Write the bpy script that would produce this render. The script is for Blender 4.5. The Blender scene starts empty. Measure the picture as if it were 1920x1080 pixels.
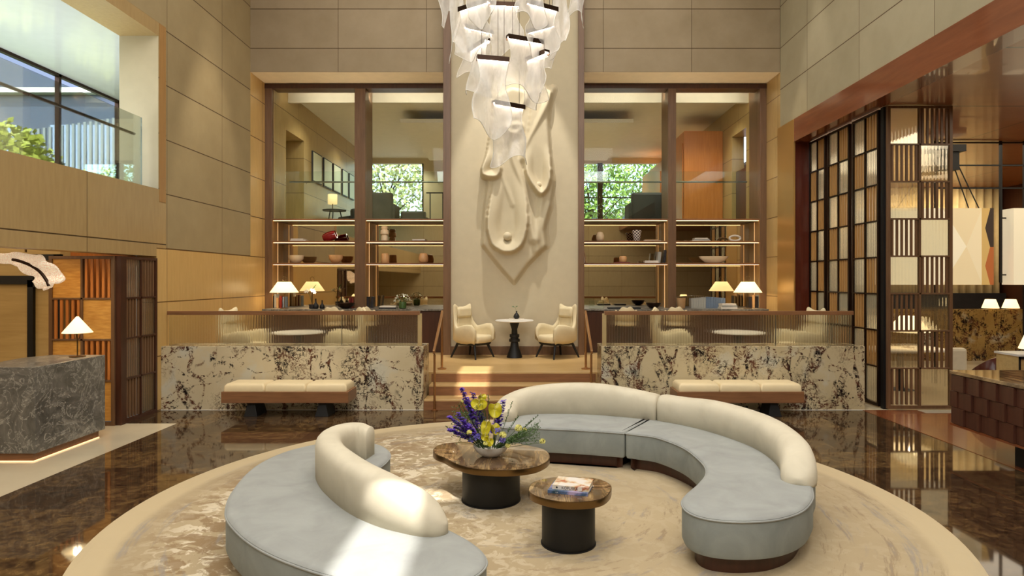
import bpy, bmesh, math, random
from mathutils import Vector, Matrix
import numpy as np
random.seed(7)
PI = math.pi
sc = bpy.context.scene
COL = sc.collection

# ------------------------------------------------------------ camera, sky, sun, big lights, exposure
F = 1200.0; VX, VY, EYE = 980.0, 525.0, 2.0
cam = bpy.data.cameras.new('camera'); camo = bpy.data.objects.new('camera', cam); COL.objects.link(camo)
camo.location = (0, 0, EYE); camo.rotation_euler = (PI/2, 0, 0)
cam.sensor_width = 36; cam.lens = 36*F/1920; cam.shift_x = -(VX-960)/1920; cam.shift_y = -(540-VY)/1920
cam.clip_start = .1; cam.clip_end = 200
sc.camera = camo
sc.view_settings.view_transform = 'Standard'; sc.view_settings.look = 'None'
sc.view_settings.exposure = 0.0; sc.view_settings.gamma = 1; sc.view_settings.use_curve_mapping = False
w = bpy.data.worlds.new('sky'); sc.world = w; w.use_nodes = True
wn = w.node_tree; bg = wn.nodes['Background']
st = wn.nodes.new('ShaderNodeTexSky'); st.sky_type = 'NISHITA'; st.sun_disc = False
st.sun_elevation = math.radians(50); st.sun_rotation = math.radians(180); st.air_density = 1.0; st.dust_density = 2.0
wn.links.new(st.outputs[0], bg.inputs[0]); bg.inputs[1].default_value = 0.8
SUN_EL = math.radians(55)
sl = bpy.data.lights.new('sun', 'SUN'); sl.energy = 7.5; sl.angle = math.radians(.6); sl.color = (1, .97, .93)
so = bpy.data.objects.new('sun', sl); COL.objects.link(so)
so.rotation_euler = Vector((0, -math.cos(SUN_EL), math.sin(SUN_EL))).to_track_quat('Z', 'Y').to_euler()
def area(name, loc, size, power, color=(1, .9, .75), size_y=None, aim=(0, 0, -1), spread=180):
    l = bpy.data.lights.new(name, 'AREA'); l.energy = power; l.color = color; l.size = size
    if size_y: l.shape = 'RECTANGLE'; l.size_y = size_y
    l.spread = math.radians(spread)
    o = bpy.data.objects.new(name, l); COL.objects.link(o); o.location = loc
    o.rotation_euler = Vector(aim).to_track_quat('-Z', 'Y').to_euler(); return o
def spot(name, loc, aim, power, color=(1, .82, .58), angle=60, blend=.6, r=.04):
    l = bpy.data.lights.new(name, 'SPOT'); l.energy = power; l.color = color; l.spot_size = math.radians(angle); l.spot_blend = blend; l.shadow_soft_size = r
    o = bpy.data.objects.new(name, l); COL.objects.link(o); o.location = loc
    o.rotation_euler = (Vector(aim)-Vector(loc)).to_track_quat('-Z', 'Y').to_euler(); return o
def point(name, loc, power, color=(1, .8, .55), r=.04):
    l = bpy.data.lights.new(name, 'POINT'); l.energy = power; l.color = color; l.shadow_soft_size = r
    o = bpy.data.objects.new(name, l); COL.objects.link(o); o.location = loc; return o
area('ceiling_fill_main', (.0, 4.0, 8.85), 8.5, 520, (1, .98, .94), 11)  # area fill added under the unseen ceiling for soft overall light
for x, y in ((-2.6, 3.4), (2.6, 3.4), (.4, 5.9), (-2.2, 7.2), (2.4, 7.4)):
    spot('seating_downlight', (x*1.1, y, 8.8), (x, y, 0), 260, (1, .95, .87), angle=52, blend=.9, r=.12)
area('ceiling_fill_back', (-.15, 10.9, 8.8), 8, 110, (1, .96, .88), 3)  # second added ceiling fill, brightens the back wall
for x in (-4.6, -3.7, 3.3, 4.4, 0.2):
    for y in (15.4, 18.6, 22.0): spot('lounge_fill_spot', (x, y, 5.9 if abs(x) < 3.2 else 6.25), (x, y, 3.3), 130, (1, .94, .80), 125, 1.0)  # tiny unseen spots added to brighten the whole lounge
area('restaurant_light', (9.5, 11.0, 4.62), 5, 260, (1, .86, .64), 9)
area('reception_light', (-8.2, 7.0, 2.5), 4, 60, (1, .78, .52), 5)
area('gallery_ceiling_fill', (-7.2, 7.5, 3.3), 1.8, 170, (.97, 1, .97), 9, (0, 0, 1))  # unseen area light facing up, added to brighten the gallery ceiling
area('rear_fill', (-1, -2.5, 8.8), 5, 200, (1, .92, .80), 3)  # added area light, brightens the rear wall for the mirrors
area('front_fill', (0, -4.5, 7.9), 9, 420, (.97, .985, 1), 1.6, (0, 1, -.62))  # unseen fill behind the camera, added to brighten camera-facing faces
for x in (-4.4, -2.5, 2.2, 4.2):
    spot('reveal_downlight', (x, 13.45, 6.2), (x, 13.5, 1.4), 60, (1, .88, .70), angle=75)
    spot('soffit_uplight', (x, 13.38, 1.5), (x, 13.45, 6.2), 170, (1, .88, .70), angle=60, blend=1)
for x in (-4.9, -3.0, 2.9, 4.7):
    spot('platform_downlight', (x, 11.4, 8.7), (x, 11.6, .5), 180, (1, .92, .80), angle=40)
spot('relief_spot', (-.15, 11.3, 8.8), (-.15, 12.95, 3.4), 900, (1, .96, .90), angle=34, blend=.35)
area('lounge_cove', (0, 14.15, 6.02), 10, 45, (1, .95, .86), .06, (0, .8, .6))
spot('platform_spot', (-.15, 11.3, 8.7), (-.15, 12.2, .5), 330, (1, .93, .82), angle=28)
for x in (-3.6, 3.4):
    spot('wall_marble_spot', (x, 7.6, 8.7), (x, 9.84, .6), 430, (1, .93, .80), angle=34)
spot('left_wall_spot', (-4.2, 11.2, 8.6), (-5.56, 11.5, 1.4), 520, (1, .89, .72), angle=36)
spot('jamb_spot', (4.2, 11.6, 8.4), (5.26, 12.6, 2.0), 240, (1, .78, .5), angle=26)

def at(px, py, Y): return Vector(((px-VX)*Y/F, Y, EYE-(py-VY)*Y/F))

# ------------------------------------------------------------ mesh helpers
class MB:
    def __init__(s): s.b = bmesh.new()
    def box(s, x0, x1, y0, y1, z0, z1, m=None):
        vs = [s.b.verts.new((x, y, z)) for z in (z0, z1) for y in (y0, y1) for x in (x0, x1)]
        for f in ((0, 2, 3, 1), (4, 5, 7, 6), (0, 1, 5, 4), (2, 6, 7, 3), (0, 4, 6, 2), (1, 3, 7, 5)):
            s.b.faces.new([vs[i] for i in f])
        if m is not None:
            for v in vs: v.co = m @ v.co
        return s
    def bar(s, a, b, w, h=None, up=(0, 0, 1)):
        a = Vector(a); b = Vector(b); d = b-a; L = d.length; h = h or w
        q = d.to_track_quat('Y', 'Z') if abs(d.normalized().z) < .99 else d.to_track_quat('Y', 'X')
        return s.box(-w/2, w/2, 0, L, -h/2, h/2, Matrix.Translation(a) @ q.to_matrix().to_4x4())
    def tube(s, pts, r, n=8, caps=True):
        pts = [Vector(p) for p in pts]; rs = r if isinstance(r, (list, tuple)) else [r]*len(pts)
        rings = []; pu = None
        for i, p in enumerate(pts):
            t = (pts[min(i+1, len(pts)-1)]-pts[max(i-1, 0)]).normalized()
            if pu is None:
                pu = Vector((1, 0, 0)) if abs(t.x) < .8 else Vector((0, 1, 0))
            u = (pu - t*pu.dot(t)).normalized(); pu = u; v = t.cross(u)
            rings.append([s.b.verts.new(p+(u*math.cos(2*PI*k/n)+v*math.sin(2*PI*k/n))*rs[i]) for k in range(n)])
        s.skin(rings, True, caps); return s
    def skin(s, rings, closed=True, caps=False):
        n = len(rings[0])
        for i in range(len(rings)-1):
            for k in range(n if closed else n-1):
                k2 = (k+1) % n
                try: s.b.faces.new([rings[i][k], rings[i][k2], rings[i+1][k2], rings[i+1][k]])
                except ValueError: pass
        if caps:
            s.b.faces.new(rings[0][::-1]); s.b.faces.new(rings[-1])
    def lathe(s, prof, c=(0, 0, 0), n=24, f=None, caps=True):
        rings = []
        for r, z in prof:
            rings.append([s.b.verts.new((c[0]+r*math.cos(2*PI*k/n)*(f(k, n) if f else 1), c[1]+r*math.sin(2*PI*k/n)*(f(k, n) if f else 1), c[2]+z)) for k in range(n)])
        s.skin(rings, True, caps); return s
    def prism(s, poly, z0, z1):
        a = [s.b.verts.new((p[0], p[1], z0)) for p in poly]; b = [s.b.verts.new((p[0], p[1], z1)) for p in poly]
        s.skin([a, b], True, True); return s
    def rings(s, R, caps=True, closed=True):
        s.skin([[s.b.verts.new(p) for p in r] for r in R], closed, caps); return s
    def grid(s, P):
        V = [[s.b.verts.new(p) for p in r] for r in P]; s.skin(V, False, False); return s
    def ball(s, c, r, n=10, sq=(1, 1, 1)):
        prof = [(max(1e-4, r*math.sin(PI*i/n)), -r*math.cos(PI*i/n)) for i in range(n+1)]
        rings = [[s.b.verts.new((c[0]+a*math.cos(2*PI*k/(n+2))*sq[0], c[1]+a*math.sin(2*PI*k/(n+2))*sq[1], c[2]+z*sq[2])) for k in range(n+2)] for a, z in prof]
        s.skin(rings, True, True); return s
    def quad(s, *p): s.b.faces.new([s.b.verts.new(x) for x in p]); return s
    def build(s, name, mat, parent=None, smooth=None, bevel=0, solid=0, sub=0, m=None, recalc=True):
        me = bpy.data.meshes.new(name)
        if m is not None: bmesh.ops.transform(s.b, matrix=m, verts=s.b.verts)
        if recalc: bmesh.ops.recalc_face_normals(s.b, faces=s.b.faces)
        s.b.to_mesh(me); s.b.free()
        if smooth is not None:
            me.shade_smooth()
            if smooth < 180: me.set_sharp_from_angle(angle=math.radians(smooth))
        me.materials.append(mat)
        o = bpy.data.objects.new(name, me); COL.objects.link(o)
        if parent is not None: o.parent = parent
        if solid:
            k = o.modifiers.new('t', 'SOLIDIFY'); k.thickness = solid; k.offset = 0
        if bevel:
            k = o.modifiers.new('b', 'BEVEL'); k.width = bevel; k.segments = 2; k.limit_method = 'ANGLE'; k.angle_limit = math.radians(40)
        if sub:
            k = o.modifiers.new('s', 'SUBSURF'); k.levels = sub; k.render_levels = sub
        return o
def box(name, mat, b, parent=None, bevel=0):
    return MB().box(*b).build(name, mat, parent, bevel=bevel)
def thing(name, label, cat, loc=(0, 0, 0), rotz=0, group=None):
    o = bpy.data.objects.new(name, None); COL.objects.link(o); o.empty_display_size = .1
    o.location = loc; o.rotation_euler = (0, 0, rotz); o['label'] = label; o['category'] = cat
    if group: o['group'] = group
    return o
def tag(o, label, cat, group=None, kind=None):
    o['label'] = label; o['category'] = cat
    if group: o['group'] = group
    if kind: o['kind'] = kind
    return o
def struct(o, label=None, cat=None):
    o['kind'] = 'structure'
    if label: o['label'] = label; o['category'] = cat or 'wall'
    return o
def kids(o): return [c for c in COL.objects if c.parent == o]
def dup(root, loc, rotz, label, group=None):
    r = root.copy(); COL.objects.link(r); r.location = loc; r.rotation_euler = (0, 0, rotz); r['label'] = label
    if group: r['group'] = group
    for ch in kids(root):
        c = ch.copy(); COL.objects.link(c); c.parent = r
        for g in kids(ch):
            d = g.copy(); COL.objects.link(d); d.parent = c
    return r
def spline(P, n=8, closed=True):
    P = [Vector(p) for p in P]; out = []; N = len(P)
    for i in range(N if closed else N-1):
        if closed: a, b, c, d = P[i-1], P[i], P[(i+1) % N], P[(i+2) % N]
        else: a, b, c, d = P[max(i-1, 0)], P[i], P[i+1], P[min(i+2, N-1)]
        for k in range(n):
            t = k/n
            out.append(.5*((2*b)+(c-a)*t+(2*a-5*b+4*c-d)*t*t+(3*b-a-3*c+d)*t**3))
    if not closed: out.append(P[-1])
    return out
def offset(P, d):
    A = sum(P[i].x*P[(i+1) % len(P)].y-P[(i+1) % len(P)].x*P[i].y for i in range(len(P)))
    sg = 1 if A > 0 else -1; out = []
    for i in range(len(P)):
        t = (P[(i+1) % len(P)]-P[i-1]).normalized()
        out.append(Vector((P[i].x-sg*t.y*d, P[i].y+sg*t.x*d)))
    return out
def lerp(a, b, t): return a+(b-a)*t
def sstep(a, b, x):
    t = max(0, min(1, (x-a)/(b-a))); return t*t*(3-2*t)

# ------------------------------------------------------------ materials
def L(r, g, b):
    f = lambda c: (c/255/12.92) if c/255 <= .04045 else ((c/255+.055)/1.055)**2.4
    return (f(r), f(g), f(b), 1)
class NT:
    def __init__(s, name):
        s.m = bpy.data.materials.new(name); s.m.use_nodes = True; s.t = s.m.node_tree
        s.p = s.t.nodes['Principled BSDF']; s.out = s.t.nodes['Material Output']
    def n(s, typ, **kw):
        x = s.t.nodes.new(typ)
        for k, v in kw.items(): setattr(x, k, v)
        return x
    def lk(s, a, b): s.t.links.new(a, b)
    def setin(s, node, i, v):
        if v is None: return
        if hasattr(v, 'is_output'): s.lk(v, node.inputs[i])
        else: node.inputs[i].default_value = v
    def co(s, scale=(1, 1, 1), rot=(0, 0, 0), loc=(0, 0, 0)):
        t = s.n('ShaderNodeTexCoord'); m = s.n('ShaderNodeMapping')
        m.inputs['Scale'].default_value = scale; m.inputs['Rotation'].default_value = rot; m.inputs['Location'].default_value = loc
        s.lk(t.outputs['Object'], m.inputs[0]); return m.outputs[0]
    def noise(s, vec, scale, detail=3, rough=.5, dist=0, out=0):
        x = s.n('ShaderNodeTexNoise'); s.lk(vec, x.inputs['Vector']); x.inputs['Scale'].default_value = scale
        x.inputs['Detail'].default_value = detail; x.inputs['Roughness'].default_value = rough; x.inputs['Distortion'].default_value = dist
        return x.outputs[out]
    def vor(s, vec, scale, feat='F1', out='Distance'):
        x = s.n('ShaderNodeTexVoronoi', feature=feat); s.lk(vec, x.inputs['Vector']); x.inputs['Scale'].default_value = scale
        return x.outputs[out]
    def ma(s, op, a, b=None, c=None):
        x = s.n('ShaderNodeMath', operation=op); s.setin(x, 0, a); s.setin(x, 1, b); s.setin(x, 2, c); return x.outputs[0]
    def ramp(s, fac, stops):
        x = s.n('ShaderNodeValToRGB'); s.lk(fac, x.inputs[0]); e = x.color_ramp.elements
        while len(e) < len(stops): e.new(.5)
        for k, (p, c) in enumerate(stops): e[k].position = p; e[k].color = c if len(c) == 4 else L(*c)
        return x.outputs[0]
    def step(s, fac, a, b):
        x = s.n('ShaderNodeMapRange', interpolation_type='SMOOTHSTEP'); s.setin(x, 0, fac)
        x.inputs[1].default_value = a; x.inputs[2].default_value = b; return x.outputs[0]
    def mix(s, fac, a, b, mode='MIX'):
        x = s.n('ShaderNodeMix', data_type='RGBA', blend_type=mode); s.setin(x, 0, fac); s.setin(x, 6, a); s.setin(x, 7, b); return x.outputs[2]
    def sep(s, v):
        x = s.n('ShaderNodeSeparateXYZ'); s.lk(v, x.inputs[0]); return x.outputs
    def comb(s, a, b, c=0.0):
        x = s.n('ShaderNodeCombineXYZ'); s.setin(x, 0, a); s.setin(x, 1, b); s.setin(x, 2, c); return x.outputs[0]
    def bump(s, h, st=.3, dist=.01):
        x = s.n('ShaderNodeBump'); x.inputs['Strength'].default_value = st; x.inputs['Distance'].default_value = dist
        s.lk(h, x.inputs['Height']); s.lk(x.outputs[0], s.p.inputs['Normal']); return x.outputs[0]
    def fin(s, color=None, rough=.5, metal=0, **kw):
        p = s.p; s.setin(p, 'Base Color', color); s.setin(p, 'Roughness', rough); p.inputs['Metallic'].default_value = metal
        for k, v in kw.items():
            s.setin(p, k.replace('_', ' '), v)
        return s.m
def plain(name, rgb, rough=.5, metal=0, var=.12, sc_=6, bump=0, **kw):
    t = NT(name); c = t.co(); n = t.noise(c, sc_, 4)
    a = L(*rgb); d = tuple(min(1, x*(1+var)) for x in a[:3])+(1,); e = tuple(x*(1-var) for x in a[:3])+(1,)
    col = t.ramp(n, [(.3, e), (.7, d)])
    if bump: t.bump(t.noise(c, 120, 3), bump, .004)
    return t.fin(col, rough, metal, **kw)
def emis(name, rgb, st):
    t = NT(name); return t.fin(L(*rgb), .5, 0, Emission_Color=L(*rgb), Emission_Strength=st)
def wood(name, a, b, rough=.35, grain='z', scale=1.0, bump=.05, coat=0, **kw):
    t = NT(name); s = {'x': (1.2, 14, 14), 'y': (14, 1.2, 14), 'z': (14, 14, 1.0)}[grain]
    c = t.co(tuple(k*scale for k in s)); n = t.noise(c, 1.6, 5, .6, .4); n2 = t.noise(t.co(tuple(k*scale*.12 for k in s)), 2, 2)
    col = t.ramp(n, [(.25, a), (.75, b)])
    col = t.mix(t.ma('MULTIPLY', n2, .35), col, L(*b))
    t.bump(n, bump, .003)
    return t.fin(col, rough, 0, Coat_Weight=coat, **kw)
def grid_panels(name, a, b, ua, u0, du, va, v0, dv, rough=.6, lw=.008, dark=(84, 62, 34), grain=None, vline=1.0, **kw):
    """large panels with thin recessed joints, axes given as 0,1,2"""
    t = NT(name); c = t.co(); xyz = t.sep(c)
    def cell(ax, o, d):
        q = t.ma('DIVIDE', t.ma('SUBTRACT', xyz[ax], o), d); fl = t.ma('FLOOR', q); fr = t.ma('SUBTRACT', q, fl)
        e = t.ma('MULTIPLY', t.ma('MINIMUM', fr, t.ma('SUBTRACT', 1.0, fr)), d); return fl, e
    fu, eu = cell(ua, u0, du); fv, ev = cell(va, v0, dv)
    lu = t.ma('MULTIPLY', t.ma('LESS_THAN', eu, lw*.6), vline); lv = t.ma('LESS_THAN', ev, lw)
    line = t.ma('MAXIMUM', lu, lv)
    wnz = t.n('ShaderNodeTexWhiteNoise'); t.lk(t.comb(fu, fv), wnz.inputs[0])
    gs = (9, 9, 1.2) if grain else (1, 1, 1)
    n = t.noise(t.co(gs), 2.2 if grain else 1.6, 6, .62)
    n2 = t.noise(c, 40, 2)
    f = t.ma('ADD', t.ma('MULTIPLY', n, .75), t.ma('MULTIPLY', wnz.outputs[0], .22))
    col = t.ramp(f, [(.25, a), (.75, b)])
    col = t.mix(t.ma('MULTIPLY', n2, .12), col, L(*a))
    col = t.mix(line, col, L(*dark))
    t.bump(t.ma('SUBTRACT', 1.0, line), .5, .01)
    return t.fin(col, rough, 0, **kw)
def breccia(name, base=(214, 200, 168), base2=(194, 178, 144), seed=0.0, rough=.18, warm=0):
    t = NT(name); c = t.co(loc=(seed, seed*.7, 0))
    dv = t.noise(c, 2.6, 5, .65, 0, 1); v = t.n('ShaderNodeVectorMath', operation='MULTIPLY_ADD'); t.lk(dv, v.inputs[0]); v.inputs[1].default_value = (.42, .42, .42); t.lk(c, v.inputs[2]); cd = v.outputs[0]
    b = t.ramp(t.noise(c, 1.3, 5), [(.3, base2), (.7, base)])
    b = t.mix(t.ma('MULTIPLY', t.step(t.noise(cd, 1.9, 3), .56, .72), .7), b, L(198, 196, 180))
    cl = t.step(t.noise(cd, 1.25, 2, .5), .46, .56)
    cl2 = t.step(t.noise(cd, 1.25, 2, .5), .38, .60)
    # crackled clusters
    ed = t.vor(cd, 19, 'DISTANCE_TO_EDGE'); l1 = t.step(ed, .17, .05); gate = t.step(t.noise(cd, 15, 3, .6), .44, .52)
    s1 = t.ma('MULTIPLY', t.ma('MULTIPLY', l1, cl), gate)
    # long broken diagonal veins
    w1 = t.noise(t.co((1.5, 1, .62), (0, .65, 0), (seed+3, 0, 0)), 1.5, 3, .5, .5)
    vein = t.ma('MULTIPLY', t.step(t.ma('ABSOLUTE', t.ma('SUBTRACT', w1, .5)), .042, .018), t.step(t.noise(cd, 20, 4, .72), .45, .53))
    w2 = t.noise(t.co((.8, 1, 1.3), (0, -.5, 0), (seed+9, 0, 0)), 2.1, 4, .55, .8)
    vein2 = t.ma('MULTIPLY', t.step(t.ma('ABSOLUTE', t.ma('SUBTRACT', w2, .5)), .024, .008), t.step(t.noise(cd, 24, 3, .7), .49, .56))
    sp = t.ma('MULTIPLY', t.step(t.noise(cd, 19, 5, .72), .56, .62), cl2)
    k = t.ma('MAXIMUM', t.ma('MAXIMUM', s1, vein), t.ma('MAXIMUM', t.ma('MULTIPLY', sp, .85), vein2))
    dk = t.ramp(t.noise(c, 7, 3), [(.42, (30, 24, 24)), (.60, (96, 58, 42))])
    return t.fin(t.mix(k, b, dk), rough)
def velvet(name, a, b, **kw):
    t = NT(name); c = t.co(); n = t.noise(c, 3.2, 5, .6, .6); n2 = t.noise(c, 260, 2)
    col = t.ramp(n, [(.3, a), (.7, b)]); t.bump(n2, .25, .002)
    return t.fin(col, .85, 0, Sheen_Weight=.25, Sheen_Roughness=.4, Sheen_Tint=L(*b), **kw)
def glass_thin(name, tint=(1, 1, 1, 1), refl=.07, rough=.0, edge=.5):
    t = NT(name); tr = t.n('ShaderNodeBsdfTransparent'); tr.inputs[0].default_value = tint
    gl = t.n('ShaderNodeBsdfGlossy'); gl.inputs['Roughness'].default_value = rough
    lw = t.n('ShaderNodeLayerWeight'); lw.inputs[0].default_value = .25
    f = t.ma('ADD', t.ma('MULTIPLY', lw.outputs[0], edge), refl); mx = t.n('ShaderNodeMixShader'); t.lk(f, mx.inputs[0]); t.lk(tr.outputs[0], mx.inputs[1]); t.lk(gl.outputs[0], mx.inputs[2])
    t.lk(mx.outputs[0], t.out.inputs[0]); return t.m
def ribbed(name, axis=0, tint=(.95, .94, .88, 1), keep=.2, milk=.05, k=150, st=1.0):
    t = NT(name); s = t.sep(t.co()); w_ = t.ma('SINE', t.ma('MULTIPLY', s[axis], float(k)))
    b = t.n('ShaderNodeBump'); b.inputs['Strength'].default_value = st; b.inputs['Distance'].default_value = .004; t.lk(w_, b.inputs['Height'])
    rf = t.n('ShaderNodeBsdfRefraction'); rf.inputs['IOR'].default_value = 1.12; rf.inputs['Roughness'].default_value = .03; rf.inputs[0].default_value = tint; t.lk(b.outputs[0], rf.inputs['Normal'])
    tr = t.n('ShaderNodeBsdfTransparent'); tr.inputs[0].default_value = tint
    m1 = t.n('ShaderNodeMixShader'); m1.inputs[0].default_value = keep; t.lk(rf.outputs[0], m1.inputs[1]); t.lk(tr.outputs[0], m1.inputs[2])
    df = t.n('ShaderNodeBsdfTranslucent'); df.inputs[0].default_value = (.85, .84, .75, 1)
    m2 = t.n('ShaderNodeMixShader'); m2.inputs[0].default_value = milk; t.lk(m1.outputs[0], m2.inputs[1]); t.lk(df.outputs[0], m2.inputs[2])
    gl = t.n('ShaderNodeBsdfGlossy'); gl.inputs['Roughness'].default_value = .08; t.lk(b.outputs[0], gl.inputs['Normal'])
    m3 = t.n('ShaderNodeMixShader'); m3.inputs[0].default_value = .08; t.lk(m2.outputs[0], m3.inputs[1]); t.lk(gl.outputs[0], m3.inputs[2])
    t.lk(m3.outputs[0], t.out.inputs[0]); return t.m
def drape_mat():
    t = NT('draped_glass'); c = t.co(); n = t.noise(c, 26, 3, .6, .8); n2 = t.noise(t.co((1, 1, .5)), 7, 3, .6, 1.2)
    b = t.n('ShaderNodeBump'); b.inputs['Strength'].default_value = .5; b.inputs['Distance'].default_value = .006; t.lk(n, b.inputs['Height'])
    tr = t.n('ShaderNodeBsdfTransparent'); tl = t.n('ShaderNodeBsdfTranslucent'); tl.inputs[0].default_value = (1, .97, .93, 1); t.lk(b.outputs[0], tl.inputs['Normal'])
    df = t.n('ShaderNodeBsdfDiffuse'); df.inputs[0].default_value = (1, .97, .93, 1); t.lk(b.outputs[0], df.inputs['Normal'])
    gl = t.n('ShaderNodeBsdfGlossy'); gl.inputs['Roughness'].default_value = .2; t.lk(b.outputs[0], gl.inputs['Normal'])
    lw = t.n('ShaderNodeLayerWeight'); lw.inputs[0].default_value = .35
    m0 = t.n('ShaderNodeMixShader'); m0.inputs[0].default_value = .5; t.lk(tl.outputs[0], m0.inputs[1]); t.lk(df.outputs[0], m0.inputs[2])
    f = t.ma('ADD', .40, t.ma('ADD', t.ma('MULTIPLY', t.step(n2, .4, .7), .18), t.ma('MULTIPLY', lw.outputs[1], .4)))
    m1 = t.n('ShaderNodeMixShader'); t.lk(f, m1.inputs[0]); t.lk(tr.outputs[0], m1.inputs[1]); t.lk(m0.outputs[0], m1.inputs[2])
    m2 = t.n('ShaderNodeMixShader'); m2.inputs[0].default_value = .04; t.lk(m1.outputs[0], m2.inputs[1]); t.lk(gl.outputs[0], m2.inputs[2])
    t.lk(m2.outputs[0], t.out.inputs[0]); return t.m
def shade_mat(name='lamp_shade', em=4.0, rgb=(255, 226, 170)):
    t = NT(name); return t.fin(L(245, 228, 190), .8, 0, Emission_Color=L(*rgb), Emission_Strength=em)

GX, GZ = 1.805, .8166
M = {}
M['stone_back'] = grid_panels('stone_panels_back', (150, 132, 102), (172, 154, 126), 0, (634-980)*13.07/F, GX, 2, 6.73, .805, .7)
M['stone_left'] = grid_panels('stone_panels_left', (154, 135, 97), (173, 154, 114), 1, 13.07-1.235-1.83*4, 1.83, 2, 2.49, .848, .65)
M['stone_right'] = grid_panels('stone_panels_right', (158, 148, 120), (176, 166, 138), 1, 13.07-1.235-1.83*4, 1.83, 2, 2.49, .848, .7)
M['maple_low'] = grid_panels('maple_panels', (200, 162, 98), (218, 182, 118), 1, 13.07-1.235-1.83*4, 1.83, 2, .835, .825, .28, grain=1, dark=(110, 75, 30), lw=.008)
M['maple_mid'] = grid_panels('maple_panels_mid', (170, 142, 94), (190, 162, 112), 1, 8.17-1.84*3, 1.84, 2, 2.55, .848, .35, grain=1, dark=(70, 48, 20))
M['maple_lounge'] = grid_panels('maple_panels_lounge', (160, 134, 84), (186, 158, 104), 1, 0, 1.4, 2, 3.3, .85, .35, grain=1, dark=(110, 85, 45), lw=.008)
M['maple_trim'] = wood('maple_trim', (160, 118, 66), (182, 140, 84), .4)
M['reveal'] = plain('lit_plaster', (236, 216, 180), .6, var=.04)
M['walnut'] = wood('walnut', (92, 66, 44), (126, 94, 66), .35, 'z')
M['walnut_x'] = wood('walnut_grain_x', (106, 70, 44), (150, 104, 68), .35, 'x')
M['walnut_dark'] = wood('walnut_dark', (52, 28, 18), (78, 44, 28), .35, 'z')
M['oak_floor'] = wood('platform_oak', (184, 148, 92), (212, 178, 122), .3, 'x')
M['orange_wood'] = wood('cherry_veneer', (176, 104, 46), (206, 132, 66), .35, 'z')
M['bronze_panel'] = wood('bronze_lacquer', (104, 54, 30), (136, 76, 44), .22, 'y', .5, coat=.4)
M['bronze_jamb'] = NT('brushed_brass').fin(L(200, 158, 92), .38, .7)
M['red_dark'] = wood('mahogany', (62, 22, 14), (90, 36, 22), .25, 'z', coat=.3)
M['plaster'] = plain('ivory_plaster', (196, 182, 152), .75, var=.03, bump=.1)
M['white_ceiling'] = plain('white_ceiling', (214, 204, 182), .7, var=.03)
M['gallery_ceiling'] = plain('glossy_white_ceiling', (214, 220, 218), .12, var=.02)
M['breccia_l'] = breccia('breccia_marble', seed=1.3)
M['breccia_r'] = breccia('breccia_marble_right', (206, 190, 154), (184, 166, 128), seed=12.4)
M['pale_brass'] = plain('pale_brass', (206, 184, 136), .35, .6, .05)
M['breccia_b'] = breccia('breccia_marble_gold', (176, 146, 88), (146, 114, 62), seed=4.2)
M['mirror'] = NT('bronze_mirror').fin(L(214, 202, 176), .02, 1.0)
M['brass'] = plain('aged_brass', (120, 96, 64), .3, 1, .08)
M['bronze'] = plain('dark_bronze', (58, 42, 32), .35, .9, .1)
M['bronze_rail'] = plain('bronze_rail', (190, 146, 104), .3, 1, .08)
M['black'] = plain('black_lacquer', (9, 8, 8), .55, 0, .1)
M['steel'] = plain('brushed_steel', (150, 150, 145), .3, 1, .05)
M['velvet'] = velvet('blue_grey_velvet', (146, 147, 143), (163, 165, 160))
M['velvet_shaded'] = velvet('blue_grey_velvet_shaded', (128, 134, 130), (150, 155, 150))  # darker copy of the seat velvet, shade of the sides put into its colour
M['cream'] = velvet('cream_boucle', (204, 194, 170), (220, 210, 186))
M['cream2'] = plain('cream_wool', (214, 198, 160), .85, var=.05, bump=.3)
M['ivory_leather'] = plain('ivory_leather', (226, 206, 164), .5, var=.04)
M['glass'] = glass_thin('clear_glass', (.93, .97, .94, 1), .03)
M['window_glass'] = glass_thin('window_glass', (.96, .98, .95, 1), .004, 0, .06)
M['ribbed'] = ribbed('ribbed_glass', 0)
M['ribbed_y'] = ribbed('reeded_glass_y', 1, (.95, .93, .84, 1), .25, .22, 180)
M['ribbed_x'] = ribbed('reeded_glass_x', 0, (.97, .95, .88, 1), .4, .10, 180)
M['drape'] = drape_mat()
M['gold_cloth'] = wood('gold_woven_cloth', (178, 148, 92), (204, 176, 118), .6, 'x', .8)
M['led'] = emis('led_warm', (255, 208, 150), 5)
M['led_side'] = emis('led_side', (255, 205, 140), .9)
M['led_white'] = emis('led_white', (255, 240, 220), 34)
M['led_low'] = emis('led_floor', (255, 214, 160), 1.5)
M['shade'] = shade_mat('lamp_shade', 1.6)
M['shade_soft'] = shade_mat('lamp_shade_soft', 1.0, (255, 215, 150))
M['bulb'] = emis('bulb', (255, 220, 160), 20)
M['paper'] = plain('paper', (226, 214, 190), .8, var=.05)
M['white'] = plain('white_ceramic', (226, 222, 212), .35, var=.03)
M['red_glass'] = plain('red_glass', (140, 16, 24), .08, 0, .2, Coat_Weight=.6)
M['amber_wood'] = wood('turned_wood', (206, 150, 92), (236, 190, 136), .4, 'z', 3)
M['bowl_cream'] = plain('pale_wood_bowl', (236, 214, 176), .45, var=.08)
M['charcoal'] = plain('charcoal', (44, 42, 44), .5)
M['green'] = plain('leaf_green', (64, 92, 36), .5, var=.4, sc_=30)
M['green_light'] = plain('leaf_yellow_green', (168, 178, 72), .5, var=.35, sc_=30)
M['green_tree'] = plain('tree_leaf', (120, 146, 62), .5, var=.45, sc_=3)
M['tree_pale'] = plain('tree_leaf_pale', (176, 182, 120), .5, var=.35, sc_=3)
M['bark'] = plain('bark', (74, 58, 40), .9, var=.3)
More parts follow.
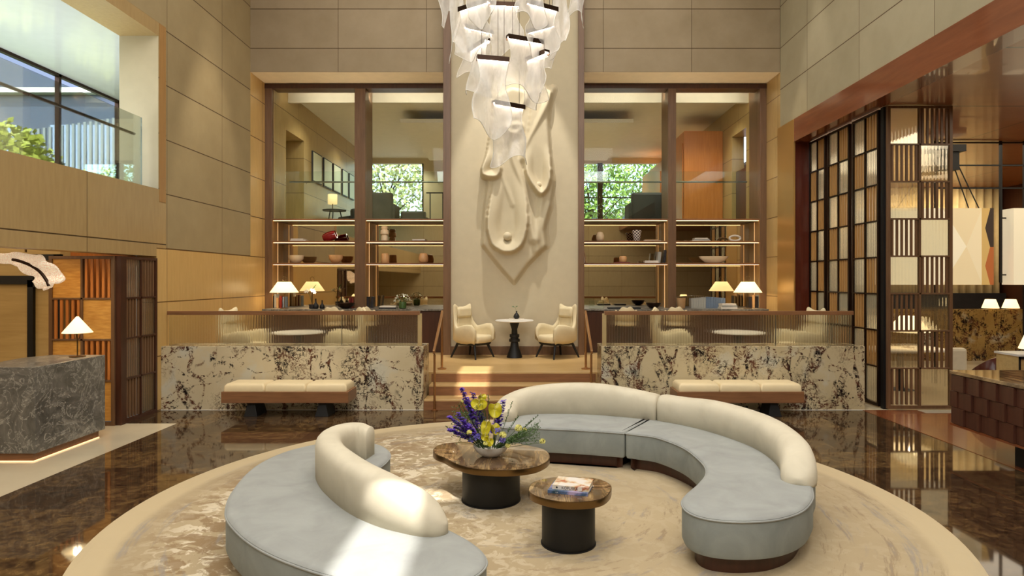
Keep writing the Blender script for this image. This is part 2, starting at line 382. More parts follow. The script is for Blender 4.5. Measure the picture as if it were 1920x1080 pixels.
M['purple'] = plain('purple_petals', (104, 68, 186), .6, var=.35, sc_=60)
M['lilac'] = plain('blue_lilac_petals', (120, 110, 196), .6, var=.25, sc_=60)
M['yellow_petal'] = plain('yellow_green_spathe', (190, 178, 34), .3, var=.2, sc_=20)
M['pale_yellow'] = plain('pale_yellow_bloom', (226, 220, 130), .6, var=.15, sc_=60)
M['petal_white'] = plain('white_petals', (236, 232, 212), .6, var=.08)
M['concrete'] = plain('concrete', (150, 148, 140), .8)
def m_grey():
    t = NT('grey_marble'); c = t.co((1, 1, 1), (.3, .5, .4)); n = t.noise(c, 2.6, 9, .7, 1.6)
    col = t.ramp(n, [(.3, (70, 68, 62)), (.5, (104, 101, 94)), (.68, (146, 141, 130))])
    r = t.ma('ABSOLUTE', t.ma('SUBTRACT', t.noise(t.co((1, 1, 1), (.9, .2, .7)), 3.6, 6, .62, 2.2), .5))
    col = t.mix(t.ma('MULTIPLY', t.step(r, .022, .002), .7), col, L(182, 178, 166)); return t.fin(col, .3)
M['grey_marble'] = m_grey()
def m_floor():
    t = NT('dark_emperador_floor'); c = t.co(); xyz = t.sep(c)
    def cell(ax, o, d):
        q = t.ma('DIVIDE', t.ma('SUBTRACT', xyz[ax], o), d); fl = t.ma('FLOOR', q); fr = t.ma('SUBTRACT', q, fl)
        return fl, t.ma('MULTIPLY', t.ma('MINIMUM', fr, t.ma('SUBTRACT', 1.0, fr)), d)
    fy, ey = cell(1, 0, .62); off = t.ma('MULTIPLY', t.ma('MODULO', fy, 2.0), .31)
    q = t.ma('DIVIDE', t.ma('ADD', xyz[0], off), .62); fx = t.ma('FLOOR', q); fr = t.ma('SUBTRACT', q, fx); ex = t.ma('MULTIPLY', t.ma('MINIMUM', fr, t.ma('SUBTRACT', 1.0, fr)), .62)
    line = t.ma('LESS_THAN', t.ma('MINIMUM', ex, ey), .003)
    wz = t.n('ShaderNodeTexWhiteNoise'); t.lk(t.comb(fx, fy), wz.inputs[0])
    n = t.noise(c, 9, 8, .72, 1.0); f = t.ma('ADD', t.ma('MULTIPLY', n, .8), t.ma('MULTIPLY', wz.outputs[0], .16))
    col = t.ramp(f, [(.30, (30, 20, 14)), (.48, (70, 50, 32)), (.62, (112, 86, 52)), (.76, (150, 122, 76))])
    col = t.mix(line, col, L(70, 54, 36))
    return t.fin(col, .045, 0, Specular_IOR_Level=.75)
M['dark_floor'] = m_floor()
M['white_floor'] = plain('cream_marble_floor', (214, 200, 170), .12, var=.05, sc_=2)
RC = (0.02, 5.72); RR = 3.42
def m_rug():
    t = NT('rug_pattern'); c = t.co(); s = t.sep(c)
    r = t.ma('SQRT', t.ma('ADD', t.ma('MULTIPLY', s[0], s[0]), t.ma('MULTIPLY', s[1], s[1]))); th = t.ma('ARCTAN2', s[1], s[0])
    wob = t.noise(c, 1.1, 3, .5)
    rr = t.ma('ADD', r, t.ma('MULTIPLY', wob, .10))
    # polar coordinates unrolled on a cylinder so there is no seam
    v = t.comb(t.ma('MULTIPLY', t.ma('COSINE', th), 1.6), t.ma('MULTIPLY', t.ma('SINE', th), 1.6), t.ma('MULTIPLY', rr, 5.5))
    n = t.noise(v, 2.2, 8, .75, 0); n2 = t.noise(v, 8, 6, .75, 0); n3 = t.noise(c, .55, 2)
    base = t.ramp(t.noise(c, .9, 4), [(.3, (168, 148, 114)), (.7, (184, 164, 128))])
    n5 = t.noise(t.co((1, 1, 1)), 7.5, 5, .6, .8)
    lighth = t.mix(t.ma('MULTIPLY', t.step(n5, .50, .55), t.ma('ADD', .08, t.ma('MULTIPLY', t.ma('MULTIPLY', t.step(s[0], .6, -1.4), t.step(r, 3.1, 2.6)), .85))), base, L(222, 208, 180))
    zone = t.step(n3, .42, .60)
    m1 = t.ma('MULTIPLY', t.step(n, .54, .60), t.ma('ADD', .25, t.ma('MULTIPLY', zone, .75)))
    m1 = t.ma('MULTIPLY', m1, t.step(n2, .38, .5))
    col = t.mix(t.ma('MULTIPLY', m1, .6), lighth, L(138, 114, 84))
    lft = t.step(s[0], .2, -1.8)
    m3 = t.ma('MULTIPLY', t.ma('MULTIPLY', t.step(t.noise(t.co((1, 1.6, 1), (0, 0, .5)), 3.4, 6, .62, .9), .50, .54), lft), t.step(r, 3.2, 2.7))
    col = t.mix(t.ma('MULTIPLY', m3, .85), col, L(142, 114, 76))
    m2 = t.ma('MULTIPLY', t.step(t.noise(v, 1.1, 3, .6), .57, .64), t.step(n2, .4, .6))
    col = t.mix(t.ma('MULTIPLY', m2, .6), col, L(146, 140, 134))
    edge = t.step(r, 3.12, 3.22); col = t.mix(t.ma('MULTIPLY', edge, .8), col, L(206, 186, 146))
    t.bump(t.noise(c, 300, 2), .3, .004)
    return t.fin(col, .92, 0, Sheen_Weight=.1)
M['rug'] = m_rug()
def m_tabletop():
    t = NT('brown_onyx_top'); c = t.co((1, 1, 1), (0, 0, .6)); n = t.noise(t.co((3.5, .7, 1), (0, 0, .9)), 2.4, 8, .68, 1.3)
    col = t.ramp(n, [(.28, (46, 34, 28)), (.45, (98, 74, 50)), (.58, (158, 128, 86)), (.72, (196, 168, 122))])
    return t.fin(col, .06, 0, Coat_Weight=.5, Coat_Roughness=.02)
M['onyx'] = m_tabletop()
def m_gold_pane(): 
    t = NT('gold_silk_pane'); c = t.co((2, 2, 12)); col = t.ramp(t.noise(c, 3, 4), [(.3, (196, 136, 58)), (.7, (226, 172, 88))])
    return t.fin(col, .45, 0)
M['gold_pane'] = m_gold_pane()
# ============================================================ THE ROOM
XL, XR, YW, YB = -5.56, 5.26, 9.84, 13.07     # side walls, low marble wall front, back stone face
YF = 13.81                                    # bookcase frame plane
H = 9.0
def S(o, label=None, cat='wall'): return struct(o, label, cat)
# floors
b = MB(); b.box(-4.82, 5.22, -6, YW+.5, -.2, 0); b.box(XL, -4.82, 8.92, YW+.5, -.2, 0)
S(b.build('floor', M['dark_floor']), 'polished dark brown marble tile floor around the round rug', 'floor')
S(box('floor_reception', M['white_floor'], (-12, -4.82, -6, 8.92, -.2, 0)), 'cream marble floor under the grey reception desk', 'floor')
b = MB(); b.box(5.22, 6.05, -6, 9.82, -.2, .004); b.box(6.05, 14, -6, 9.6, -.2, .003)
S(b.build('floor_threshold', M['bronze_panel']), 'reddish wood threshold floor beside the dark counter', 'floor')
S(box('floor_restaurant', M['white_floor'], (5.26, 14, 9.82, 19.6, -.2, .002)), 'pale restaurant floor behind the folding screens', 'floor')
# platform and steps
b = MB(); b.box(XL, XR+.35, 10.5, 14.6, -.2, .49); b.box(-1.49, 1.19, 10.19, 10.5, -.2, .327); b.box(-1.52, 1.21, YW, 10.19, -.2, .163)
S(b.build('floor_platform', M['oak_floor'], bevel=.006), 'raised oak platform with three wooden steps', 'floor')
b = MB()
b.box(-1.495, 1.195, 10.486, 10.499, .33, .462); b.box(-1.49, 1.19, 10.176, 10.189, .166, .30); b.box(-1.52, 1.21, YW-.013, YW-.001, 0, .137)
S(b.build('trim_steps', M['walnut_x']), 'walnut risers of the three platform steps', 'trim')
# left wall : stone above, maple below
S(box('wall_left_stone', M['stone_left'], (XL-.3, XL, 9.98, YB, 2.49, H)), 'tall sand stone panels of the left wall')
b = MB(); b.box(XL-.3, XL, 9.72, YF, 0, 2.49); b.box(XL-.3, XL, YB, YF, 2.49, H)
S(b.build('wall_left_maple', M['maple_low']), 'honey maple lower panels of the left wall')
S(box('wall_left_top', M['stone_left'], (XL-.3, XL, -6, 9.98, 5.93, H)), 'sand stone panels above the upper left opening')
b = MB(); b.box(XL-.3, XL-.001, -6, 9.98, 2.36, 3.39); b.box(XL-.6, XL-.001, -6, 9.78, 5.73, 5.93); b.box(XL-.3, XL-.001, 9.78, 9.98, 3.39, 5.93)
S(b.build('wall_left_upper', M['maple_mid']), 'maple band of the left wall around the upper opening')
S(box('trim_opening', M['maple_trim'], (XL, XL+.004, 9.79, 9.965, 3.2, 5.93)), 'maple edge strip of the upper left opening', 'trim')
S(box('wall_left_pier', M['plaster'], (-6.15, XL-.3, 9.785, 10.1, 3.25, 5.73)))
S(box('wall_left_pier_face', M['plaster'], (-6.16, XL-.005, 9.775, 9.784, 3.39, 5.73)), 'pale stone reveal at the end of the upper left opening')
# gallery beyond the opening
S(box('floor_gallery', M['concrete'], (-8.5, XL-.3, -6, 24.5, 3.0, 3.25)))
S(box('ceiling_gallery', M['gallery_ceiling'], (-8.5, XL-.01, -6, 13.4, 5.735, 5.95)), 'white glossy ceiling of the upper left gallery', 'ceiling')
S(box('wall_gallery_end', M['plaster'], (-8.5, XL-.35, 13.38, 13.6, 3.0, 5.9)))
def mull(name, boxes, mat=M['bronze'], label=None):
    b = MB()
    for q in boxes: b.box(*q)
    return S(b.build(name, mat), label, 'window')
wnd = mull('window_1', [(-8.46, -8.38, y-.03, y+.03, 3.25, 5.73) for y in (3.4, 6.2, 9.0, 11.6, 13.3)]+[(-8.46, -8.38, -6, 13.38, 5.68, 5.73), (-8.46, -8.38, -6, 13.38, 3.22, 3.3)], label='tall gallery window wall beyond the upper left opening')
box('pane', M['window_glass'], (-8.42, -8.415, -6, 13.38, 3.25, 5.56), wnd)
# right wall
b = MB(); b.box(XR, XR+.3, -6, YB, 5.12, H)
S(b.build('wall_right_stone', M['stone_right']), 'grey beige stone panels high on the right wall')
S(box('wall_right_end', grid_panels('maple_panels_right', (178, 146, 92), (200, 168, 112), 1, 13.2, 1.8, 2, .835, .825, .3, grain=1, dark=(120, 88, 45), lw=.008), (XR+.001, XR+.299, YB, YF, 0, H)), 'pale maple end of the right wall')
b = MB(); b.box(XR-.004, XR+.31, -6, 13.2, 4.68, 5.119)
S(b.build('trim_header', M['bronze_panel']), 'glossy copper brown band above the right opening', 'trim')
b = MB(); b.box(XR-.006, XR+.02, 12.4, 13.2, .4, 5.12)
S(b.build('trim_jamb', M['bronze_jamb']), 'brushed brass jamb of the right opening', 'trim')
b = MB(); b.box(XR+.02, 5.62, 12.42, 13.2, 0, 4.68)
S(b.build('wall_right_return', M['red_dark']), 'dark mahogany return behind the brass jamb')
S(box('wall_restaurant_side', M['walnut_dark'], (5.3, 5.6, 13.2, 19.5, 0, 4.68)))
ceil_mat = grid_panels('bronze_ceiling_panels', (134, 78, 44), (164, 102, 60), 0, 5.3, 3.2, 1, 12.4, 2.5, .28, dark=(24, 14, 10), lw=.02, Coat_Weight=.3)
S(box('ceiling_restaurant', ceil_mat, (XR+.3, 14, -6, 19.6, 4.69, 4.95)), 'glossy copper brown ceiling over the restaurant', 'ceiling')
S(box('wall_restaurant_back', M['walnut_dark'], (5.3, 14, 19.4, 19.6, 0, 4.7)))
S(box('wall_restaurant_right', M['walnut_dark'], (14, 14.2, -6, 19.6, 0, 4.7)))
# rear wall behind the camera, ceiling with sun slots
S(box('wall_rear', grid_panels('maple_panels_rear', (176, 158, 120), (196, 178, 140), 0, 0, 1.8, 2, .835, .825, .35, grain=1, dark=(110, 85, 45), lw=.008), (-12, 14, -6.2, -6, 0, H)))
S(box('wall_reception_side', M['gold_cloth'], (-12.2, -12, -6, 9.5, 0, 2.9)))
b = MB(); x0, x1 = -1.05, -.55; slots = [(-3.3, -1.7), (-.75, -.25), (3.7, 5.25)]; x1s = (-.64, -.6, -.55)
b.box(XL-3, x0, -6, 14.5, H, H+.3); b.box(x1, XR+1, -6, 14.5, H, H+.3)
ys = [-6]+[v for s_ in slots for v in s_]+[14.5]
for k in range(0, len(ys), 2): b.box(x0, x1, ys[k], ys[k+1], H, H+.3)
for (ya, yb), xe in zip(slots, x1s):
    if xe < x1: b.box(xe, x1, ya, yb, H, H+.3)
S(b.build('ceiling', M['white_ceiling']), 'high lobby ceiling', 'ceiling')
# back wall : stone above the bookcase recess
b = MB(); b.box(XL-.3, -1.58, YB, YB+.4, 6.25, H); b.box(1.25, XR+.3, YB, YB+.4, 6.25, H); b.box(-1.58, 1.25, YB+.02, YB+.4, 6.25, H)
S(b.build('wall_back', M['stone_back']), 'greige stone panels of the back wall above the bookcases')
b = MB(); b.box(XL, -1.58, YB+.01, YF+.2, 6.244, 6.26); b.box(1.25, XR, YB+.01, YF+.2, 6.244, 6.26)
S(b.build('ceiling_recess', M['reveal']), 'lit cream soffit above the bookcases', 'ceiling')
# centre pier with the relief
S(box('wall_pier', M['plaster'], (-1.5, 1.17, 12.97, 14.6, .49, H)), 'tall ivory plaster pier behind the wing chairs')
b = MB(); b.box(-1.6, -1.45, 12.88, 14.5, .49, H); b.box(1.12, 1.24, 12.88, 14.5, .49, H); b.box(-1.45, 1.12, 12.9, 12.97, .49, .66)
S(b.build('trim_pier', M['walnut'], bevel=.004), 'walnut frame around the ivory plaster pier', 'trim')
# ---- upper lounge behind the bookcases
S(box('floor_lounge', M['white_floor'], (-8.5, 6.5, 14.5, 22.9, 3.0, 3.3)))
b = MB(); b.box(-5.75, -5.4, 15.8, 22.8, 3.3, 6.3); b.box(-5.75, -5.4, 13.9, 14.6, 3.3, 6.3); b.box(-6.2, -5.4, 14.6, 15.8, 5.43, 6.3); b.box(-6.2, -6.0, 14.6, 15.8, 3.3, 5.43); b.box(-6.0, -5.75, 15.8, 15.9, 3.3, 5.43)
S(b.build('wall_lounge_left', M['maple_lounge']), 'maple left wall of the upper lounge with a recess')
b = MB(); b.box(5.2, 5.5, 15.9, 22.8, 3.3, 6.3); b.box(5.2, 5.5, 13.9, 14.9, 3.3, 6.3); b.box(5.2, 5.9, 14.9, 15.9, 5.55, 6.3)
S(b.build('wall_lounge_right', M['maple_lounge']), 'maple right wall of the upper lounge with a doorway')
S(box('wall_lounge_niche', M['orange_wood'], (5.7, 5.9, 14.9, 15.9, 3.3, 5.55)))
S(box('ceiling_lounge', M['white_ceiling'], (-6.3, 6, 13.9, 22.8, 6.3, 6.5)), 'pale ceiling of the upper lounge', 'ceiling')
S(box('trim_cove', M['white_ceiling'], (-5.4, 5.2, 14.72, 14.8, 6.08, 6.3)))
S(box('ceiling_raft', M['white_ceiling'], (-3.1, 2.8, 16.2, 21.3, 5.98, 6.08)), 'suspended ceiling raft in the upper lounge', 'ceiling')
b = MB(); b.box(-3.5, 2.1, 22.6, 22.8, 3.3, 6.12); b.box(-5.4, 5.2, 22.6, 22.8, 6.12, 6.3); b.box(4.9, 5.2, 22.6, 22.8, 3.3, 6.12)
S(b.build('wall_lounge_back', M['plaster']), 'pale back wall of the upper lounge between the windows')
wnd = mull('window_2', [(-5.4, -5.36, 22.65, 22.72, 3.3, 6.12), (-3.56, -3.5, 22.65, 22.72, 3.3, 6.12), (-5.4, -3.5, 22.65, 22.72, 3.3, 3.4)], label='left rear window of the upper lounge with trees beyond')
box('pane', M['window_glass'], (-5.36, -3.56, 22.68, 22.685, 3.4, 6.12), wnd)
wnd = mull('window_3', [(2.1, 2.16, 22.65, 22.72, 3.3, 6.12), (2.64, 2.82, 22.55, 22.72, 3.3, 6.12), (4.84, 4.9, 22.65, 22.72, 3.3, 6.12), (2.1, 4.9, 22.65, 22.72, 4.9, 4.93)], label='right rear window of the upper lounge with a tree beyond')
box('pane', M['window_glass'], (2.16, 4.84, 22.68, 22.685, 3.3, 6.12), wnd)
S(box('trim_led_cove', M['led_low'], (-5.3, 5.1, 14.02, 14.05, 6.27, 6.29)), 'warm light line of the lounge ceiling cove', 'trim')
for (x0, x1, y0, y1, z1, n) in ((4.19, 5.19, 16.6, 17.9, 5.86, 'nearer and taller'), (4.19, 5.19, 19.3, 22.4, 5.6, 'farther')):
    t = thing('wardrobe_block', f'{n} orange wood cabinet block against the lounge right wall', 'cabinet', (x0, y0, 3.3))
    box('body', M['orange_wood'], (0, x1-x0, 0, y1-y0, 0, z1-3.3), t); box('door', M['orange_wood'], (-.03, 0, .1, y1-y0-.1, 0, z1-3.6), t)
# ---- reception alcove
S(box('ceiling_reception', M['reveal'], (-12, XL-.3, -6, 9.7, 2.62, 2.9)), 'lit ceiling of the reception alcove', 'ceiling')
S(box('trim_reception', M['reveal'], (XL-.301, XL-.29, -6, 9.7, 2.36, 2.62)))
b = MB(); b.box(-12, -6.5, 9.0, 9.2, 0, 2.62)
S(box('wall_reception_end', M['orange_wood'], (-12, XL-.3, 9.5, 9.7, 0, 2.62)))
S(b.build('wall_reception', M['gold_cloth']), 'gold woven cloth wall behind the reception desk')
b = MB(); Y = 8.95
for x0, x1, z0, z1 in ((-6.56, -6.47, 0, 2.36), (-12, -6.47, 2.28, 2.36), (-6.93, -6.85, 0, 2.0), (-12, -6.85, 1.94, 2.06), (-7.9, -7.82, 0, 2.0), (-6.93, -6.47, 1.90, 1.94)): b.box(x0, x1, Y, Y+.06, z0, z1)
S(b.build('trim_wall_frame', M['black']), 'black frame on the gold cloth wall', 'trim')

# ============================================================ LOW MARBLE WALLS, BALUSTRADES, HANDRAILS
for x0, x1, mt, nm in ((-5.56, -1.525, M['breccia_l'], 'left'), (1.21, 5.26, M['breccia_r'], 'right')):
    S(box('wall_low_'+nm, mt, (x0, x1, YW, YW+.55, 0, .978), bevel=.004), f'low cream marble wall with dark burgundy veins {nm} of the steps')
    S(box('trim_low_'+nm, M['white'], (x0, x1, YW-.008, YW, 0, .006)), None)
def balustrade(x0, x1, px, nm):
    t = thing('glass_balustrade', f'ribbed glass balustrade with walnut rail on the {nm} marble wall', 'balustrade', (x0, YW+.12, .978))
    w_ = x1-x0
    box('glass_panel', M['ribbed'], (.02, w_-.02, 0, .012, 0, .5), t)
    box('top_rail', M['walnut_x'], (0, w_, -.03, .042, .48, .54), t, .004)
    e = w_ if nm == 'left' else 0
    box('end_post', M['pale_brass'], (e-.03, e+.03, -.02, .032, 0, .5), t)
    box('seam_post', M['steel'], (w_*.69-.004, w_*.69+.004, -.002, .014, 0, .48), t)
    return t
balustrade(-5.52, -1.60, 0, 'left'); balustrade(1.27, 5.14, 0, 'right')
for sx, nm in ((-1, 'left'), (1, 'right')):
    X = lambda v: -.15+sx*v
    t = thing('stair_handrail', f'bronze handrail on the {nm} side of the wooden steps', 'handrail', (X(1.2), 9.78, 0))
    def P(dx, y, z): return (sx*dx, y-9.78, z)
    MB().tube([P(0, 9.8, 0), P(0, 9.8, .86)], .018, 10).build('lower_post', M['bronze_rail'], t, 40)
    MB().lathe([(.05, 0), (.05, .012), (.02, .02)], P(0, 9.8, 0), 16).build('base_plate', M['bronze_rail'], t, 40)
    MB().tube([P(.02, 10.85, .49), P(.02, 10.85, 1.44)], .02, 10).build('upper_post', M['bronze_rail'], t, 40)
    MB().lathe([(.075, 0), (.075, .015), (.03, .03)], P(.02, 10.85, .49), 16).build('base_plate', M['bronze_rail'], t, 40)
    MB().bar(P(0, 9.72, .90), P(.02, 10.9, 1.46), .035, .06).build('rail', M['bronze_rail'], t, bevel=.006)
    MB().tube([P(0, 9.8, .84), P(0, 9.8, .93)], .009, 8).build('bracket', M['black'], t)

# ============================================================ BOOKCASES
zs = (3.323, 2.845, 2.368)
bays = [(-5.41, -3.625, 'far left'), (-3.395, -1.60, 'inner left'), (1.24, 3.14, 'inner right'), (3.31, 5.12, 'far right')]
frL = thing('window_4', 'walnut window and bookcase frame left of the pier', 'window', (-3.5, YF, .49))
frR = thing('window_5', 'walnut window and bookcase frame right of the pier', 'window', (3.2, YF, .49))
frL['kind'] = frR['kind'] = 'structure'
for fr, xs, (xa, xb), ox in ((frL, [(-5.56, -5.41), (-3.625, -3.395)], (-5.56, -1.6), -3.5), (frR, [(3.14, 3.31), (5.12, 5.26)], (1.24, 5.26), 3.2)):
    for x0, x1 in xs: box('upright', M['walnut'], (x0-ox, x1-ox, -.01, .66, 0, 5.73), fr, .004)
    box('top_rail', M['walnut_dark'], (xa-ox, xb-ox, -.02, .3, 5.64, 5.74), fr)
for x0, x1, nm in bays:
    cx = (x0+x1)/2
    t = thing('bookcase', f'{nm} lit bookcase bay with three shelves and bronze mirror back', 'bookcase', (cx, YF, 1.395)); hw = (x1-x0)/2
    for k, z in enumerate(zs):
        z -= 1.395
        s_ = box('shelf', M['walnut_x'], (-hw, hw, 0, .64, z-.035, z), t)
        box('led_strip', M['led'], (-hw+.01, hw-.01, .05, .065, z-.043, z-.036), s_)
        s_['label'] = ['top shelf and window sill', 'middle shelf', 'lower shelf'][k]
    for s2 in (-1, 1):
        box('side_panel', M['maple_trim'], (s2*hw-.006, s2*hw+.006, .02, .64, 0, 1.89), t)
        box('side_light', M['led_side'], (s2*hw-s2*.012-.003, s2*hw-s2*.012+.003, .30, .31, .0, 1.87), t)
    box('mirror_back', M['mirror'], (-hw, hw, .64, .65, 0, 1.89), t)
    S(box('window_upper_'+nm.replace(' ', '_'), M['window_glass'], (x0, x1, YF+.12, YF+.128, 3.33, 6.14)), f'clear glass pane above the {nm} bookcase', 'window')
# side consoles in front
for x0, x1, nm in ((-5.4, -1.62, 'left'), (1.26, 5.1, 'right')):
    t = thing('console_cabinet', f'dark walnut console with grey stone top along the {nm} bookcases', 'console', (x0, 13.3, .49))
    box('body', M['walnut_dark'], (0, x1-x0, .04, .5, 0, .87), t)
    box('worktop', M['grey_marble'], (-.02, x1-x0+.02, 0, 1.14, .87, .905), t, .004)
    n = 6
    for k in range(n):
        d = box('door', M['walnut_dark'], ((x1-x0)*k/n+.01, (x1-x0)*(k+1)/n-.01, .018, .04, .05, .84), t)
ZC = 1.396
# lounge balustrade
t = thing('glass_balustrade', 'clear glass balustrade with steel rail in the upper lounge', 'balustrade', (0, 14.5, 3.3))
box('glass_panel', M['glass'], (-5.38, 5.18, 0, .012, 0, 1.16), t)
MB().tube([(-5.3, .06, .93), (5.1, .06, .93)], .02, 8).build('handrail', M['steel'], t, 40)
for x in (-4.9, -3.3, -1.9, 1.9, 3.2, 4.4): MB().tube([(x, .012, .88), (x, .06, .92)], .008, 6).build('bracket', M['steel'], t)
# gallery balustrade upper left
t = thing('glass_balustrade', 'clear glass balustrade with dark handrail in the upper left opening', 'balustrade', (-5.75, 9.65, 3.25))
box('glass_panel', M['glass'], (-.006, .006, -9, 0, 0, 1.2), t)
box('glass_edge', M['led_low'], (-.007, .007, 0, .004, .1, 1.19), t) if False else box('edge_strip', M['steel'], (-.007, .007, 0, .006, 0, 1.2), t)
MB().tube([(-.07, -9, .94), (-.07, -.06, .94)], .022, 8).build('handrail', M['bronze'], t, 40)
for y in (-.75, -2.2, -3.6, -5): MB().tube([(0, y, .9), (-.07, y, .93)], .01, 6).build('bracket', M['bronze'], t)
# ============================================================ RUG
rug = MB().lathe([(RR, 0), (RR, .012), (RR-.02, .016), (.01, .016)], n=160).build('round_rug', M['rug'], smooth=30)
rug.location = (RC[0], RC[1], .001)
tag(rug, 'huge round cream rug with brown abstract swirls under the sofas', 'rug')
ZR = .018
# ============================================================ SOFAS
def seat_body(outline, t, org, zb=.13, zt=.42, n=7):
    P = [Vector((p[0]-org[0], p[1]-org[1])) for p in spline([(a, b, 0) for a, b in outline], n)]
    P = [Vector((p[0], p[1])) for p in P]
    R = []
    for d, z in ((.05, zb), (.012, zb+.01), (0, zb+.04), (0, zt-.055), (.004, zt-.025)):
        R.append([(q.x, q.y, z) for q in (offset(P, d) if d else P)])
    MB().rings(R, caps=True).build('seat_upholstery', M['velvet_shaded'], t, 50)
    R = []
    for d, z in ((.004, zt-.03), (.001, zt-.016), (.012, zt-.004), (.03, zt)):
        R.append([(q.x, q.y, z) for q in offset(P, d)])
    MB().rings(R, caps=True).build('seat_cushion', M['velvet'], t, 40)
    q = offset(P, -.001); pts = [(v.x, v.y, zt-.026) for v in q]; pts.append(pts[0])
    MB().tube(pts, .0075, 6, caps=False).build('piping', M['velvet'], t, 180)
    MB().rings([[(v.x, v.y, z) for v in offset(P, .09)] for z in (ZR, zb+.02)]).build('plinth', M['walnut_dark'], t, 60)
def backrest(path, t, org, thick=.27, zbase=.40, n=7, e0=.16, e1=.16):
    P = spline([(x-org[0], y-org[1], h) for x, y, h in path], n, closed=False)
    R = []; L_ = [0]
    for i in range(1, len(P)): L_.append(L_[-1]+(Vector(P[i][:2])-Vector(P[i-1][:2])).length)
    tot = L_[-1]
    for i, p in enumerate(P):
        a = P[max(i-1, 0)]; b = P[min(i+1, len(P)-1)]; tg = Vector((b.x-a.x, b.y-a.y)).normalized(); nn = Vector((-tg.y, tg.x))
        e = min(L_[i]/e0, (tot-L_[i])/e1)
        k = math.sqrt(max(0.0, 1-(1-min(1, e))**2)); k = max(k, .12) if max(e0, e1) > .1 and (e0 if L_[i] < tot/2 else e1) > .1 else max(k, .9)
        w_ = thick*k; ht = p.z-zbase; ht = ht*(.80+.20*k)
        ring = []
        m = 20
        for j in range(m):
            th = 2*PI*j/m; cx_, cz = math.cos(th), math.sin(th)
            ux = math.copysign(abs(cx_)**.75, cx_)*w_/2
            if cz >= 0: uz = ht-w_/2*.95+math.copysign(abs(cz)**.9, cz)*w_/2*.95 if ht > w_/2 else ht*abs(cz)
            else: uz = 0
            ring.append((p.x+nn.x*ux, p.y+nn.y*ux, zbase+uz))
        R.append(ring)
    MB().rings(R).build('backrest', M['cream'], t, 180)
org = (1.8, 5.9)
t = thing('curved_sofa', 'right hand crescent sofa section with wide round blue grey seat end', 'sofa', (*org, 0))
seat_body([(1.10, 6.665), (1.20, 6.61), (1.369, 6.49), (1.535, 6.10), (1.571, 5.60), (1.52, 5.30), (1.387, 5.03), (1.233, 4.788), (1.149, 4.62), (1.134, 4.46), (1.182, 4.34), (1.294, 4.265), (1.485, 4.24), (1.72, 4.29), (1.95, 4.45), (2.13, 4.70), (2.24, 4.95), (2.40, 5.25), (2.47, 5.6), (2.46, 6.0), (2.36, 6.4), (2.18, 6.8), (1.93, 7.15), (1.72, 7.38), (1.60, 7.50), (1.575, 7.51), (1.555, 7.49), (1.45, 7.31), (1.3, 7.06), (1.15, 6.81), (1.09, 6.71), (1.08, 6.685)], t, org)
backrest([(1.59, 7.29, .70), (1.80, 7.09, .70), (2.00, 6.82, .72), (2.18, 6.45, .72), (2.30, 6.05, .71), (2.32, 5.70, .69), (2.29, 5.40, .67), (2.23, 5.18, .63), (2.17, 5.03, .57), (2.12, 4.93, .48)], t, org, e0=.03, e1=.14)
org = (.6, 7.2)
t = thing('curved_sofa', 'far sofa section behind the flowers, back humped in front of the steps', 'sofa', (*org, 0))
seat_body([(-.14, 6.93), (.069, 6.92), (.55, 6.83), (.90, 6.735), (1.02, 6.695), (1.055, 6.69), (1.075, 6.71), (1.135, 6.81), (1.285, 7.06), (1.435, 7.31), (1.54, 7.49), (1.545, 7.52), (1.52, 7.55), (1.30, 7.66), (.80, 7.80), (.30, 7.84), (-.10, 7.78), (-.28, 7.55), (-.30, 7.25), (-.24, 7.0)], t, org)
backrest([(-.17, 7.12, .56), (-.20, 7.30, .60), (-.13, 7.52, .66), (.10, 7.66, .72), (.45, 7.69, .76), (.85, 7.63, .77), (1.20, 7.50, .74), (1.555, 7.315, .69)], t, org, e0=.16, e1=.03)
org = (-1.6, 4.8)
t = thing('curved_sofa', 'left sofa seen from behind, high cream back curling over the grey seat', 'sofa', (*org, 0))
seat_body([(-1.47, 6.22), (-1.72, 6.27), (-1.978, 6.196), (-2.203, 5.888), (-2.282, 5.417), (-2.195, 4.849), (-2.077, 4.482), (-1.95, 4.24), (-1.718, 3.954), (-1.474, 3.732), (-1.218, 3.557), (-1.03, 3.455), (-.82, 3.36), (-.62, 3.31), (-.45, 3.33), (-.30, 3.41), (-.225, 3.52), (-.205, 3.64), (-.25, 3.78), (-.34, 3.92), (-.50, 4.10), (-.75, 4.33), (-1.0, 4.62), (-1.18, 4.95), (-1.24, 5.3), (-1.20, 5.6), (-1.21, 5.85), (-1.31, 6.08)], t, org)
backrest([(-.47, 3.99, .50), (-.56, 4.02, .60), (-.68, 4.07, .67), (-.88, 4.19, .72), (-1.10, 4.40, .74), (-1.30, 4.67, .745), (-1.47, 4.95, .745), (-1.59, 5.24, .745), (-1.61, 5.48, .74), (-1.56, 5.66, .73), (-1.47, 5.73, .72), (-1.36, 5.72, .69)], t, org, thick=.21, e0=.16, e1=.07)
